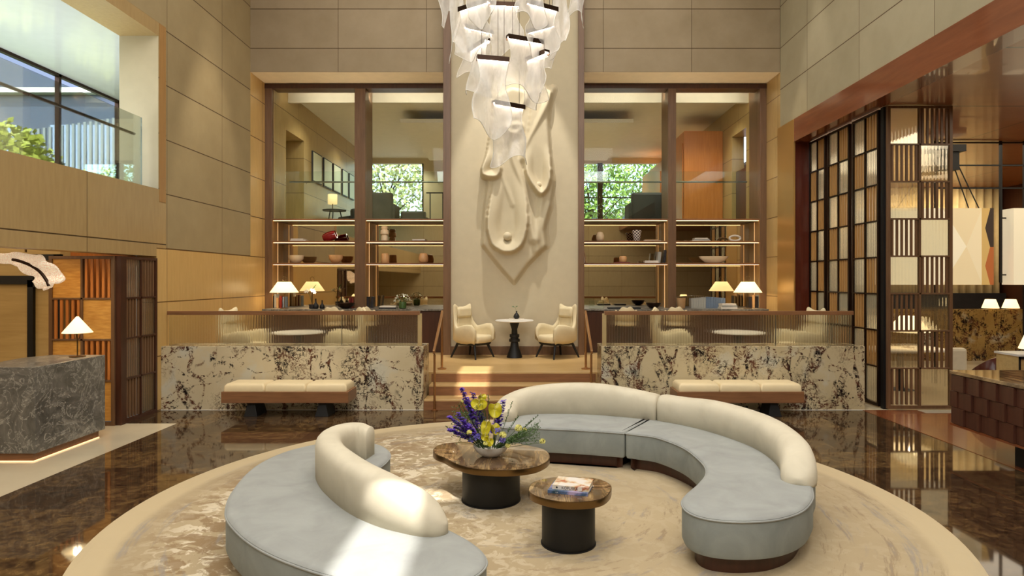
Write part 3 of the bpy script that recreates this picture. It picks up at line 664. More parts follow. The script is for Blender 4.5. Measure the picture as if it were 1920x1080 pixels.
# ============================================================ COFFEE TABLES
def coffee_table(label, outline, base, zt, r, rx=1.0):
    t = thing('coffee_table', label, 'table', (base[0], base[1], ZR))
    P = [Vector((p[0]-base[0], p[1]-base[1])) for p in [v for v in spline([(a, b, 0) for a, b in outline], 8)]]
    zt -= ZR
    MB().rings([[(v.x, v.y, z) for v in (offset(P, d) if d else P)] for d, z in ((.004, zt-.055), (0, zt-.05), (0, zt-.002))]).build('brass_rim', M['brass'], t, 40)
    MB().rings([[(v.x, v.y, z) for v in offset(P, d)] for d, z in ((.006, zt-.01), (.006, zt), (.012, zt+.001))]).build('stone_top', M['onyx'], t, 40)
    MB().lathe([(r*.99, 0), (r, .004), (r, zt-.05)], n=64).build('pedestal', M['black'], t, 40).scale = (rx, 1, 1)
    MB().lathe([(r+.008, 0), (r+.008, .006), (r, .008)], n=48).build('foot_plate', M['black'], t, 40).scale = (rx, 1, 1)
    return t
coffee_table('larger brown onyx table carrying the flower bowl', [(-.844, 6.02), (-.82, 6.2), (-.719, 6.30), (-.52, 6.34), (-.317, 6.36), (-.10, 6.30), (.057, 6.19), (.197, 6.06), (.246, 5.854), (.216, 5.647), (.099, 5.47), (-.076, 5.393), (-.265, 5.393), (-.45, 5.45), (-.60, 5.60), (-.706, 5.766), (-.80, 5.88)], (-.285, 5.79), .40, .26)
coffee_table('smaller brown onyx table carrying two books', [(.045, 4.87), (.09, 5.02), (.20, 5.11), (.35, 5.152), (.542, 5.124), (.639, 5.048), (.68, 4.912), (.642, 4.74), (.564, 4.616), (.444, 4.56), (.284, 4.56), (.151, 4.63), (.06, 4.74)], (.345, 4.83), .42, .20)
# ============================================================ BENCHES
def bench():
    t = thing('bench', 'x', 'bench', (0, 0, 0), 0, 'benches along the low marble walls')
    W = .925
    b = MB(); b.box(-W, W, 0, .46, .21, .375); b.build('wood_box', M['walnut_x'], t, bevel=.006)
    for k in range(3):
        x0 = -W+.03+k*(2*W-.06)/3; x1 = x0+(2*W-.06)/3
        R = []
        for d, z in ((.0, .36), (-.002, .40), (.004, .455), (.03, .485), (.08, .495)):
            q = []
            for px_, py_, in ((x0+d, .01+d), (x1-d, .01+d), (x1-d, .45-d), (x0+d, .45-d)): q.append((px_, py_, z))
            R.append(q)
        MB().rings(R).build('seat_cushion', M['ivory_leather'], t, 60, bevel=.02)
    for x in (-.52, .52):
        b = MB(); b.rings([[(x-.10, .05, 0), (x+.10, .05, 0), (x+.10, .42, 0), (x-.10, .42, 0)], [(x-.045, .09, .22), (x+.045, .09, .22), (x+.045, .38, .22), (x-.045, .38, .22)], [(x-.03, .09, .26), (x+.03, .09, .26), (x+.03, .38, .26), (x-.03, .38, .26)]])
        b.build('leg', M['black'], t, bevel=.004)
    return t
bn = bench(); bn.location = (-3.46, 9.30, 0); bn['label'] = 'bench with ivory cushions in front of the left marble wall'
dup(bn, (3.17, 9.30, 0), 0, 'bench with ivory cushions in front of the right marble wall')
# ============================================================ WING CHAIRS
def wing_chair():
    t = thing('wing_chair', 'x', 'armchair', (0, 0, 0))
    def plan(th, r=1.0):  # th 0 at the back (-x), to +-1 at the arm fronts (+x)
        a = th*PI*.5
        s = abs(th)
        if s < .5: u = s/.5; x = -.30+.10*u**2.4; y = .30*math.sin(u*PI/2)
        else: u = (s-.5)/.5; x = -.20+.52*u; y = .30+.045*math.sin(u*PI*.9)-.02*u
        return x*r, math.copysign(y, th) if th else 0.0
    def top(th):
        s = abs(th)
        if s < .34: return .985+.055*sstep(.08, .30, s)
        if s < .58: return lerp(1.04, .60, sstep(.34, .58, s))
        return .60+.06*math.sin((s-.58)/.42*PI*.75)
    R_ = []
    N = 56
    for i in range(N+1):
        th = -1+2*i/N; x, y = plan(th); x2, y2 = plan(min(1, th+.02)); x1, y1 = plan(max(-1, th-.02))
        tg = Vector((x2-x1, y2-y1)).normalized(); nn = Vector((tg.y, -tg.x))
        if nn.dot(Vector((x-.05, y))) < 0: nn = -nn
        h = top(th); s = abs(th)
        if s > .93: h = lerp(h, h-.07, (s-.93)/.07)
        T = .055
        ring = []
        for o_, z in ((.0, .28), (.01, .36), (.012, h-.10), (.008, h-.03), (-.01, h-.004), (-.03, h-.002), (-T-.012, h-.03), (-T-.016, h-.10), (-T-.012, .36), (-T, .28)):
            lean = -.06*sstep(.45, 1.05, z)*(1-sstep(.45, .75, s)); nar = 1-.25*sstep(.34, .26, z)
            flare = -.045*sstep(.5, .8, z)*(1 if s > .2 else s/.2)*(1-sstep(.42, .6, s))
            ring.append(((x+nn.x*(o_+flare))*nar+lean, (y+nn.y*(o_+flare))*nar, z))
        R_.append(ring)
    MB().rings(R_).build('shell', M['cream2'], t, 180)
    R_ = []
    for d, z in ((.02, .30), (0, .33), (0, .41), (.02, .435), (.07, .445)):
        R_.append([(x, y, z) for x, y in ((-.20+d, -.25+d), (.24, -.25+d), (.33-d, -.20), (.35-d, 0), (.33-d, .20), (.24, .25-d), (-.20+d, .25-d))])
    MB().rings(R_).build('seat_cushion', M['cream2'], t, 60, bevel=.01)
    MB().box(-.30, -.19, -.19, .19, .44, .80).build('back_cushion', M['cream2'], t, 60, bevel=.03, m=Matrix.Translation((.02, 0, 0)) @ Matrix.Rotation(-.06, 4, 'Y'))
    MB().box(-.28, -.15, -.20, .20, .78, .99).build('head_cushion', M['cream2'], t, 60, bevel=.045, m=Matrix.Translation((.02, 0, 0)) @ Matrix.Rotation(-.06, 4, 'Y'))
    b = MB(); b.rings([[(x*k, y*k, z) for x, y in ((-.30, -.16), (-.2, -.27), (.22, -.29), (.34, -.2), (.34, .2), (.22, .29), (-.2, .27), (-.30, .16))] for k, z in ((.85, .255), (.93, .285), (.93, .30))])
    b.build('base_frame', M['black'], t, bevel=.004)
    for sx, sy in ((1, 1), (1, -1), (-1, 1), (-1, -1)):
        MB().tube([(sx*.22, sy*.19, .27), (sx*.32, sy*.27, 0)], [.026, .016], 8).build('leg', M['black'], t, 60)
    return t
wc = wing_chair(); wc.location = (-.98, 12.5, .49); wc.rotation_euler.z = -.65
wc['label'] = 'cream wing chair left of the tall pedestal table before the plaster pier'
G = 'cream wing chairs on the platform'; wc['group'] = G
dup(wc, (.68, 12.5, .49), PI+.65, 'cream wing chair right of the tall pedestal table before the plaster pier')
for x, y, r, lb in ((-4.80, 10.97, -.15, 'wing chair behind the left balustrade, near the maple wall'), (-3.02, 10.97, PI+.15, 'wing chair behind the left balustrade, nearer the steps'),
                    (2.55, 10.97, -.15, 'wing chair behind the right balustrade, nearer the steps'), (4.78, 10.97, PI+.15, 'wing chair behind the right balustrade, near the brass jamb')):
    dup(wc, (x, y, .49), r, lb)
# pedestal table
t = thing('pedestal_table', 'round marble top table with turned black pedestal between the wing chairs', 'table', (-.16, 12.5, .49))
MB().lathe([(.36, .70), (.375, .712), (.37, .728), (.02, .73)], n=40).build('marble_top', M['white'], t, 40)
MB().lathe([(.155, 0), (.15, .02), (.085, .20), (.07, .30), (.105, .31), (.105, .36), (.08, .365), (.08, .39), (.095, .40), (.095, .45), (.06, .46), (.055, .55), (.10, .69), (.10, .70)], n=28).build('pedestal', M['black'], t, 35)
t = thing('cafe_table', 'round white topped table between the chairs behind the left balustrade', 'table', (-3.82, 10.9, .49), 0, 'low round tables behind the balustrades')
MB().lathe([(.40, .60), (.42, .612), (.41, .63), (.02, .632)], n=40).build('marble_top', M['white'], t, 40)
MB().lathe([(.17, 0), (.12, .03), (.05, .15), (.045, .45), (.09, .6)], n=24).build('pedestal', M['black'], t, 35)
dup(t, (3.68, 10.9, .49), 0, 'round white topped table between the chairs behind the right balustrade')
# stools at the consoles
def stool():
    t = thing('counter_stool', 'x', 'stool', (0, 0, 0), 0, 'cream backed stools facing the consoles')
    MB().lathe([(.17, .60), (.20, .62), (.20, .67), (.17, .69), (.01, .70)], n=24).build('seat', M['cream2'], t, 50)
    R_ = []
    for i in range(19):
        a = -PI*.9+PI*.8*i/18; h = .90+.085*math.sin(PI*i/18)**2+.02*math.cos(i*1.1)
        R_.append([(math.cos(a)*r, math.sin(a)*r, z) for r, z in ((.215, .70), (.235, h-.02), (.22, h), (.20, h-.01), (.19, .70))])
    MB().rings(R_).build('backrest', M['cream2'], t, 180)
    for sx, sy in ((1, 1), (1, -1), (-1, 1), (-1, -1)):
        MB().tube([(sx*.12, sy*.12, .61), (sx*.19, sy*.19, 0)], [.018, .012], 8).build('leg', M['black'], t, 60)
    MB().tube([(.17*math.cos(k*PI/8), .17*math.sin(k*PI/8), .22) for k in range(17)], .008, 6).build('foot_ring', M['brass'], t, 60)
    return t
st_ = stool(); st_.location = (-3.75, 12.75, .49); st_['label'] = 'leftmost of the cream backed stools at the left console'
for x, r, lb in ((-3.15, .15, 'stool at the left console just below the walnut upright'), (2.05, 0, 'stool at the right console nearest the pier'), (3.05, -.2, 'stool at the right console below the walnut upright')):
    dup(st_, (x, 12.75, .49), r, lb)
# ============================================================ RECEPTION DESK
t = thing('reception_desk', 'monolithic grey veined marble reception desk at the left', 'desk', (-5.33, 7.0, 0))
poly = [(0, 0), (0, 1.17), (-.67, 1.17), (-.82, .85), (-.76, .42), (-1.0, .36), (-2.6, .36), (-2.6, 0)]
MB().prism(poly, .10, 1.045).build('marble_block', M['grey_marble'], t, bevel=.004)
MB().prism([(x-.05 if x == 0 else x+.04*(x > -.9), y) for x, y in [(0, .04), (0, 1.12), (-.67, 1.12), (-.80, .85), (-.74, .42), (-1.0, .34), (-2.6, .34), (-2.6, .04)]], 0, .10).build('plinth', M['walnut_x'], t)
b = MB(); b.box(-.049, -.040, .04, 1.12, .002, .012); b.box(-2.6, -.05, .030, .039, .002, .012); b.build('plinth_light', M['led_low'], t)
def cone_lamp(label, loc, h=.50, rb=.16, rt=.02, sh=.19, group='small table lamps', power=4, shade='shade', tripod=False):
    t = thing('table_lamp', label, 'lamp', loc, 0, group)
    MB().lathe([(.09, 0), (.09, .008), (.015, .016)], n=24).build('base', M['brass'], t, 40)
    MB().tube([(0, 0, .01), (0, 0, h-sh*.55)], .008, 8).build('stem', M['brass'], t, 60)
    MB().tube([(-.03, 0, h-sh-.02), (-.022, 0, h-sh-.07), (0, 0, h-sh-.09), (.022, 0, h-sh-.07), (.03, 0, h-sh-.02)], .005, 6).build('fork', M['brass'], t, 60)
    n = 28
    MB().lathe([(rb, h-sh), (rt, h-.01), (rt*.6, h)], n=n, caps=False).build('lamp_shade', M[shade], t, 180, solid=.003)
    MB().ball((0, 0, h-sh*.62), .022, 8).build('bulb', M['bulb'], t, 60)
    point('lamp_glow', (loc[0], loc[1], loc[2]+h-sh*.9), power)
    return t
cone_lamp('cone shaded brass lamp on the grey reception desk', (-5.33-.20, 7.95, 1.046), .50, .165, .02, .20)
# ============================================================ BAR COUNTER RIGHT
t = thing('bar_counter', 'dark bar counter clad in staggered copper brown tiles', 'counter', (5.10, 7.64, 0))
LC = 3.6
box('body', M['walnut_dark'], (.03, .85, -LC, -.02, .30, .88), t)
box('stone_top', M['onyx'], (-.01, .9, -LC, .0, .885, .925), t, .004)
box('base', M['black'], (.20, .7, -LC, -.75, 0, .29), t)
box('kick_board', M['bronze_panel'], (.0, .86, -LC, -.0, .275, .30), t)
mt = wood('copper_brown_tile', (58, 32, 24), (92, 54, 38), .35, 'z')
for r in range(3):
    y = -.005 - (0 if r % 2 == 0 else .125); k = 0
    if y < -.01: MB().box(-.0, .03, -.12, -.004, .305+r*.193, .305+r*.193+.188).build('tile', mt, t)
    while y > -LC+.2:
        z = .305+r*.193
        dx0 = .012; dx1 = -.014
        b = MB(); b.rings([[(dx0, y, z), (.03, y, z), (.03, y, z+.188), (dx0, y, z+.188)], [(dx1, y-.247, z), (.03, y-.247, z), (.03, y-.247, z+.188), (dx1, y-.247, z+.188)]])
        b.build('tile', mt, t); y -= .252; k += 1
# ============================================================ SLATTED SCREENS
def screen(label, loc, rotz, w_, h, rows, start=0, glass='gold_pane', fm='walnut_dark', nsl=6, lattice=2, mixed=None, group='checker pattern folding screens', slat='walnut'):
    """frame in local xz plane, x from 0 to w_"""
    t = thing('folding_screen', label, 'screen', loc, rotz, group)
    b = MB(); fw = .045; d = .05
    b.box(0, fw, -d/2, d/2, 0, h); b.box(w_-fw, w_, -d/2, d/2, 0, h); b.box(fw, w_-fw, -d/2, d/2, 0, .05); b.box(fw, w_-fw, -d/2, d/2, h-.04, h)
    b.box(w_/2-.014, w_/2+.014, -d/2, d/2, .05, h-.04)
    ch = (h-.07)/rows
    for r in range(1, rows): b.box(fw, w_-fw, -d/2, d/2, .05+r*ch-.012, .05+r*ch+.012)
    b.build('frame', M[fm], t)
    for r in range(rows):
        for c in range(2):
            x0 = fw if c == 0 else w_/2+.014; x1 = w_/2-.014 if c == 0 else w_-fw
            z0 = .05+r*ch+.012; z1 = .05+(r+1)*ch-.012
            rr = rows-1-r
            if (rr+c+start) % 2 == 0:
                g = glass if not mixed else mixed(rr, c)
                MB().box(x0, x1, -.006, .006, z0, z1).build('glass_pane' if g.startswith('rib') else 'silk_pane', M[g], t)
            else:
                b = MB(); n = nsl
                for k in range(n):
                    xc = x0+(x1-x0)*(k+.5)/n; sw = (x1-x0)/n*.22
                    b.box(xc-sw, xc+sw, -.011, .011, z0, z1)
                b.build('slats', M[slat], t)
    return t
# right opening : three along the wall, one facing the lobby
mx = lambda r, c: 'ribbed_y'
M['ribbed_local'] = ribbed('reeded_glass_screen', 0, (.98, .97, .90, 1), .35, .28, 120, .6)
M['ribbed_clear'] = ribbed('reeded_glass_clear', 0, (.97, .96, .90, 1), .5, .04, 120, .4)
for (y0, y1, lb, s_) in ((12.42, 11.76, 'folding screen farthest back in the right opening', 0), (11.68, 10.90, 'folding screen in the middle of the right opening', 0), (10.80, 10.0, 'folding screen beside the end of the right marble wall', 0)):
    screen(lb, (5.58, y1, .02), PI/2, y0-y1, 4.64, 8, 1, 'ribbed_local', 'bronze', 4, slat='maple_trim')
screen('tall folding screen standing square to the lobby beside the bar counter', (5.61, 9.86, .02), 0, 1.0, 4.66, 8, 0, 'ribbed_clear', 'walnut', 6, slat='walnut')
MB().box(5.58, 5.66, 9.90, 9.98, 0, 4.68).build('trim_screen_post', M['black'])['kind'] = 'structure'
# left reception screens
screen('screen along the left wall opening beside the reception desk', (-5.56, 8.90, 0), PI/2, .80, 2.33, 4, 0, 'ribbed_local', 'walnut_dark', 5)
screen('gold silk screen facing the lobby behind the reception desk lamp', (-6.50, 8.80, .0), 0, .90, 2.33, 4, 0, 'gold_pane', 'walnut', 5, slat='orange_wood')
MB().box(-5.62, -5.52, 8.80, 8.90, 0, 2.33).build('trim_screen_corner', M['walnut_dark'])['kind'] = 'structure'
spot('screen_spot', (-6.0, 8.0, 2.6), (-6.05, 8.85, .9), 22, (1, .7, .36), 80)
# ============================================================ RELIEF SCULPTURE
def relief():
    Yp = 12.97; k = Yp/F
    x0, x1, y0, y1, st_ = 880, 1062, 128, 556, 1.5
    xs = np.arange(x0, x1+.1, st_); ys = np.arange(y0, y1+.1, st_)
    Xg, Yg = np.meshgrid(xs, ys); Hh = np.zeros_like(Xg)
    def sdf(poly, sm=6):
        P = [(v.x, v.y) for v in spline([(a, b, 0) for a, b in poly], sm)] if sm else poly
        d = np.full(Xg.shape, 1e9); ins = np.zeros(Xg.shape, bool); n = len(P)
        for i in range(n):
            ax, ay = P[i]; bx, by = P[(i+1) % n]; ex, ey = bx-ax, by-ay
            t = np.clip(((Xg-ax)*ex+(Yg-ay)*ey)/(ex*ex+ey*ey+1e-9), 0, 1)
            d = np.minimum(d, np.hypot(Xg-ax-t*ex, Yg-ay-t*ey))
            c = ((ay > Yg) != (by > Yg)) & (Xg < (bx-ax)*(Yg-ay)/(by-ay+1e-9)+ax); ins ^= c
        return np.where(ins, d, -d)
    def ss(x, a, b):
        t = np.clip((x-a)/(b-a), 0, 1); return t*t*(3-2*t)
    # back slab, pointed at the foot
    s = sdf([(914, 330), (906, 392), (903, 460), (934, 500), (964, 534), (992, 496), (1025, 464), (1022, 432), (1034, 384), (1041, 340), (1034, 290), (1030, 230), (1036, 176), (1020, 158), (990, 172), (960, 165), (930, 180), (920, 250)], 0)
    Hh = np.maximum(Hh, .13*ss(s, -1, 5)*(1-.35*ss(s, 0, 40)*ss(Yg, 480, 380)))
    # diagonal ridges running down the slab
    def ridge(pts, r, h, lo=1.0):
        nonlocal Hh
        d = np.full(Xg.shape, 1e9); 
        P = [(v.x, v.y) for v in spline([(a, b, 0) for a, b in pts], 6, closed=False)]
        for (ax, ay), (bx, by) in zip(P[:-1], P[1:]):
            ex, ey = bx-ax, by-ay; t = np.clip(((Xg-ax)*ex+(Yg-ay)*ey)/(ex*ex+ey*ey+1e-9), 0, 1)
            d = np.minimum(d, np.hypot(Xg-ax-t*ex, Yg-ay-t*ey))
        Hh = np.maximum(Hh, Hh+h*np.clip(1-d/r, 0, 1)**lo)
    ridge([(1036, 168), (1026, 196), (1004, 240), (988, 272), (980, 300)], 9, .10)
    ridge([(955, 240), (962, 300), (980, 350), (992, 400), (1000, 450)], 11, .11)
    ridge([(1016, 370), (1012, 410), (1006, 470)], 9, .07)
    ridge([(938, 320), (948, 350), (962, 385)], 8, .09)
    ridge([(1030, 386), (1020, 420), (1023, 460)], 8, .06)
    ridge([(1000, 158), (986, 190), (965, 222)], 8, .06)
    # curl near the top
    ridge([(950, 243), (955, 252), (966, 253), (975, 246), (975, 238), (966, 236)], 7, .09, .7)
    def scoop(poly, base, rise, ya, yb, wd):
        nonlocal Hh
        s = sdf(poly); low = ss(Yg, ya, yb)
        prof = base+rise*low*np.clip(1-s/wd, 0, 1)**.8-.05*ss(s, wd*.5, wd*1.3)*low
        Hh = np.where(s > 0, prof*ss(s, 0, 1.6), Hh) if base < 0 else np.where(s > 0, np.maximum(prof, Hh*(1-low)+prof*low), Hh)
    scoop([(940, 290), (925, 345), (916, 395), (914, 430), (922, 460), (938, 472), (952, 476), (968, 471), (981, 458), (989, 430), (989, 395), (984, 350), (975, 310), (958, 285)], .13, .22, 310, 440, 24)
    scoop([(927, 190), (920, 240), (912, 290), (903, 320), (906, 333), (918, 337), (933, 336), (940, 322), (938, 300), (932, 250)], .10, .26, 270, 325, 16)
    scoop([(1000, 180), (990, 250), (984, 300), (986, 330), (998, 353), (1014, 369), (1028, 354), (1033, 325), (1030, 280), (1022, 230), (1012, 178)], .14, .22, 270, 340, 15)
    K = np.array([1, 2, 3, 2, 1.]); K /= K.sum()
    for ax in (0, 1): Hh = np.apply_along_axis(lambda v: np.convolve(v, K, 'same'), ax, Hh)
    t = thing('wall_relief', 'ivory plaster relief of folded forms and scoops on the tall pier', 'sculpture', (-.15, Yp, 3.8))
    b = MB()
    P = [[((Xg[i, j]-VX)*k+.15, -Hh[i, j]*1.0-(.002 if Hh[i, j] > .002 else -.01), EYE-(Yg[i, j]-VY)*k-3.8) for j in range(Xg.shape[1])] for i in range(Xg.shape[0])]
    b.grid(P).build('relief_body', M['plaster'], t, 180)
    for px, py, r, hh in ((952, 444, 8.0, .17), (1009, 349, 6.0, .16)):
        MB().ball(((px-VX)*k+.15, -hh, EYE-(py-VY)*k-3.8), r*k, 16).build('ball', M['plaster'], t, 180)
relief()

# ============================================================ CHANDELIER
G = 'draped glass pendants of the chandelier'
pend = [ # left px,py  right px,py  Yleft length label
 (925, 192, 982, 202, 5.8, .52, 'lowest pendant, alone in front of the relief'),
 (894, 108, 954, 113, 5.6, .62, 'pendant with level bar in the second lowest row, left of centre'),
 (951, 69, 1016.5, 80, 5.7, .48, 'pendant right of centre, bar tilted down to the right, third row'),
 (988, 113, 1026, 97, 6.0, .42, 'small pendant at the right below the broad third row one'),
 (882, 96, 914, 75, 6.0, .44, 'small pendant at the left with bar rising to the right'),
 (871, 50, 923, 62, 6.3, .50, 'left pendant of the second row, bar falling to the right'),
 (989, 61, 1038, 48, 6.4, .46, 'right pendant of the second row, bar rising to the right'),
 (862, 19.5, 917, 2.6, 5.8, .42, 'upper left pendant with bar rising to the right'),
 (989, 5, 1044, 19.5, 5.7, .42, 'upper right pendant with bar falling to the right'),
 (917, 8, 974, 10, 6.3, .46, 'upper middle pendant between the two tilted ones'),
 (842, -35, 868, -42, 5.9, .66, 'outer left pendant hanging in a long narrow fold'),
 (1036, -42, 1064, -35, 5.9, .66, 'outer right pendant hanging in a long narrow fold'),
 (820, -60, 848, -66, 6.3, .52, 'outermost left pendant, cut by the frame top'),
 (1070, -66, 1098, -60, 6.3, .52, 'outermost right pendant, cut by the frame top'),
 (880, -45, 925, -52, 5.5, .40, 'top front pendant left of the cables'),
 (975, -52, 1022, -45, 5.5, .40, 'top front pendant right of the cables'),
]
for i, (xa, ya, xb, yb, Ya, Lh, lb) in enumerate(pend):
    rnd = random.Random(i*13+5)
    z = EYE-(ya-VY)*Ya/F; Yb = (z-EYE)*F/(VY-yb)
    A = Vector(((xa-VX)*Ya/F, Ya, z)); B = Vector(((xb-VX)*Yb/F, Yb, z)); mid = (A+B)/2; d = B-A; W = d.length
    t = thing('glass_pendant', lb, 'chandelier pendant', mid, math.atan2(d.y, d.x), G)
    MB().box(-W/2, W/2, -.026, .026, 0, .02).box(-W/2, W/2, -.030, -.026, -.022, .02).box(-W/2, W/2, .026, .030, -.022, .02).build('bar', M['bronze'], t)
    MB().box(-W/2+.01, W/2-.01, -.022, -.010, -.006, -.001).box(-W/2+.01, W/2-.01, .010, .022, -.006, -.001).build('led_strip', M['led_white'], t)
    for s_ in (-.35, .35): MB().tube([(W*s_, 0, .02), (W*s_, 0, H-z)], .0022, 5).build('cable', M['bronze'], t)
    nu, nv = 30, 34; ph = rnd.uniform(0, 6); f1 = rnd.uniform(4, 6.5); f2 = rnd.uniform(8, 11); lean = rnd.uniform(-.08, .08)
    P = []
    for v in range(nv+1):
        tt = v/nv; row = []
        for u in range(nu+1):
            q = u/nu*2-1
            wid = W/2*(1-.16*math.sin(min(1, tt*1.8)*PI)+.20*tt*tt)
            a = (.003+.048*tt**1.5)
            y = a*math.sin(q*f1*.5+ph)+a*.45*math.sin(q*f2*.5+ph*2)
            x = q*wid+lean*tt*tt*Lh+.03*tt*math.sin(tt*7+ph+q)
            zz = -.002-Lh*tt*(1+.12*tt*math.sin(q*2.6+ph))
            row.append((x, y, zz))
        P.append(row)
    MB().grid(P).build('draped_glass', M['drape'], t, 180)
    edge = [P[v][0] for v in range(nv+1)]+P[nv][1:]+[P[v][nu] for v in range(nv-1, -1, -1)]
    MB().tube(edge, .0028, 5).build('glass_rim', M['white'], t, 180)
spot('chandelier_top', (-.1, 5.2, 8.6), (-.1, 5.9, 4), 120, (1, .92, .82), 30)

# ============================================================ FLOWER ARRANGEMENT
fo = Vector((-.29, 5.82, .402))
t = thing('flower_bowl', 'white ribbed bowl of purple and yellow green flowers on the larger table', 'flowers', fo)
MB().lathe([(.06, 0), (.075, .004), (.13, .045), (.152, .08), (.158, .10), (.15, .10), (.12, .06), (.01, .05)], n=96, f=lambda k, n: 1+.022*math.cos(k*2*PI/3)).build('bowl', M['white'], t, 60)
def fx(px, py, Y=5.8): v = at(px, py, Y)-fo; return v
rnd = random.Random(3)
stems = MB()
def spike(px, py, n, mat, Y, L_=.20, rr=.024):
    tip = fx(px, py, Y); root = Vector((tip.x*.25, tip.y*.25, .08)); mid = root.lerp(tip, .55)+Vector((0, 0, .02))
    stems.tube([root, mid, tip], [.004, .003, .0015], 5)
    b = MB()
    for k in range(n):
        f = k/n; p = tip.lerp(mid, f/.7) if f < .7 else mid.lerp(root, (f-.7)*.8); s_ = rr*(.35+.75*f)
        a = rnd.uniform(0, 6.3); c = p+Vector((math.cos(a)*s_, math.sin(a)*s_, rnd.uniform(-.006, .006)))
        for m in range(4):
            b2 = a+m*1.57; r_ = rnd.uniform(.014, .024)
            e1 = Vector((math.cos(b2), math.sin(b2), rnd.uniform(-.3, .6)))*r_; e2 = Vector((-math.sin(b2), math.cos(b2), rnd.uniform(-.4, .4)))*r_*.6
            b.quad(c, c+e1*.6+e2, c+e1*1.2, c+e1*.6-e2)
    return b
for px, py, n, Y in ((866, 728, 46, 5.78), (886, 736, 34, 5.85), (874, 752, 40, 5.75), (841, 781, 40, 5.75), (842, 806, 40, 5.7), (852, 800, 30, 5.85), (944, 752, 30, 5.85), (938, 772, 26, 5.75), (858, 776, 30, 5.65), (898, 765, 30, 5.85), (868, 790, 40, 5.62), (930, 790, 24, 5.95)):
    spike(px, py, int(n*1.8), 'purple', Y).build('purple_flower_spike', M['purple'], t, recalc=False)
for px, py, n, Y in ((896, 820, 26, 5.66), (942, 826, 26, 5.68), (932, 808, 20, 5.65), (884, 826, 20, 5.68)):
    b = MB(); c = fx(px, py, Y); stems.tube([(c.x*.5, c.y*.5, .07), c], .003, 5)
    for k in range(60):
        a = rnd.uniform(0, 6.3); e = rnd.uniform(-.5, 1.2); p = c+Vector((math.cos(a)*math.cos(e), math.sin(a)*math.cos(e), math.sin(e)))*.03*rnd.uniform(.6, 1)
        u = Vector((rnd.uniform(-1, 1), rnd.uniform(-1, 1), rnd.uniform(-1, 1))).normalized()*.011; v2 = u.orthogonal().normalized()*.009
        b.quad(p-u, p+v2, p+u, p-v2)
    b.build('lilac_bloom', M['lilac'], t, recalc=False)
def anth(px, py, w_, h_, tilt, Y):
    c = fx(px, py, Y); stems.tube([(c.x*.3, c.y*.3, .08), c.lerp(Vector((c.x*.3, c.y*.3, .08)), .4)+Vector((.01, 0, .02)), c], .004, 5)
    P = []; n = 28; R = []
    for rr_ in (.05, .35, .7, .92, 1.0):
        ring = []
        for k in range(n):
            a = 2*PI*k/n; r = (1-.42*max(0, math.cos(a-PI/2))**6)*(1+.12*max(0, -math.sin(a))**3)*rr_
            x = math.cos(a)*r*w_; z = math.sin(a)*r*h_; y = .02*rr_*rr_*math.cos(2*a)+.012*math.sin(3*a+px)*rr_-.014*(1-rr_)
            ring.append((x, y, z))
        R.append(ring)
    m = Matrix.Translation(c) @ Matrix.Rotation(tilt, 4, 'Y') @ Matrix.Rotation(-.25, 4, 'X')
    b = MB(); b.rings([[m @ Vector(p) for p in r] for r in R], caps=False)
    o = b.build('anthurium', M['yellow_petal'], t, 180, solid=.002)
    MB().tube([m @ Vector((0, -.015, 0)), m @ Vector((.003, -.04, .035))], [.005, .003], 6).build('spadix', M['pale_yellow'], o, 60)
for a in ((898, 757, .075, .052, .1, 5.7), (904, 745, .04, .035, -.4, 5.82), (928, 767, .062, .072, -.15, 5.68), (911, 800, .045, .07, .15, 5.62), (928, 803, .045, .055, -.5, 5.66), (909, 819, .034, .032, .2, 5.6), (918, 828, .034, .038, -.2, 5.58)): anth(*a)
for px, py, r, Y in ((880, 811, .024, 5.6), (943, 816, .032, 5.62), (972, 803, .034, 5.75), (1017, 828, .028, 5.75), (952, 836, .024, 5.65), (868, 752, .018, 5.8), (984, 806, .02, 5.8), (910, 832, .02, 5.55)):
    c = fx(px, py, Y); stems.tube([(c.x*.3, c.y*.3, .08), c+Vector((-.02, 0, -.01)), c], .0025, 5); b = MB()
    for k in range(70):
        a = rnd.uniform(0, 6.3); e = rnd.uniform(-.6, 1.5); n_ = Vector((math.cos(a)*math.cos(e), math.sin(a)*math.cos(e), math.sin(e))); p = c+n_*r*.8
        u = n_.orthogonal().normalized()*r*.35; v2 = n_.cross(u).normalized()*r*.3
        b.quad(p-u, p+v2+n_*r*.2, p+u, p-v2+n_*r*.2)
    b.build('pale_yellow_bloom', M['pale_yellow'], t, recalc=False)
b = MB()
for k in range(320):
    side = rnd.random(); px = rnd.uniform(850, 905) if side < .4 else rnd.uniform(945, 1010); py = rnd.uniform(758, 830) if side < .4 else rnd.uniform(785, 835)
    if side >= .4: py = 835-(px-940)*.55*rnd.random()-5
    c = fx(px, py, rnd.uniform(5.62, 5.95)); rt = Vector((c.x*.2, c.y*.2, .08)); 
    if k % 3 == 0: stems.tube([rt, rt.lerp(c, .6)+Vector((0, 0, .015)), c], .0018, 4)
    for m in range(4):
        u = Vector((rnd.uniform(-1, 1), rnd.uniform(-1, 1), rnd.uniform(-.3, 1))).normalized()*rnd.uniform(.012, .026); v2 = u.orthogonal().normalized()*.004
        p = c+Vector((rnd.uniform(-.02, .02),)*3); b.quad(p, p+u*.5+v2, p+u, p+u*.5-v2)
b.build('foliage', M['green'], t, recalc=False)['kind'] = 'stuff'
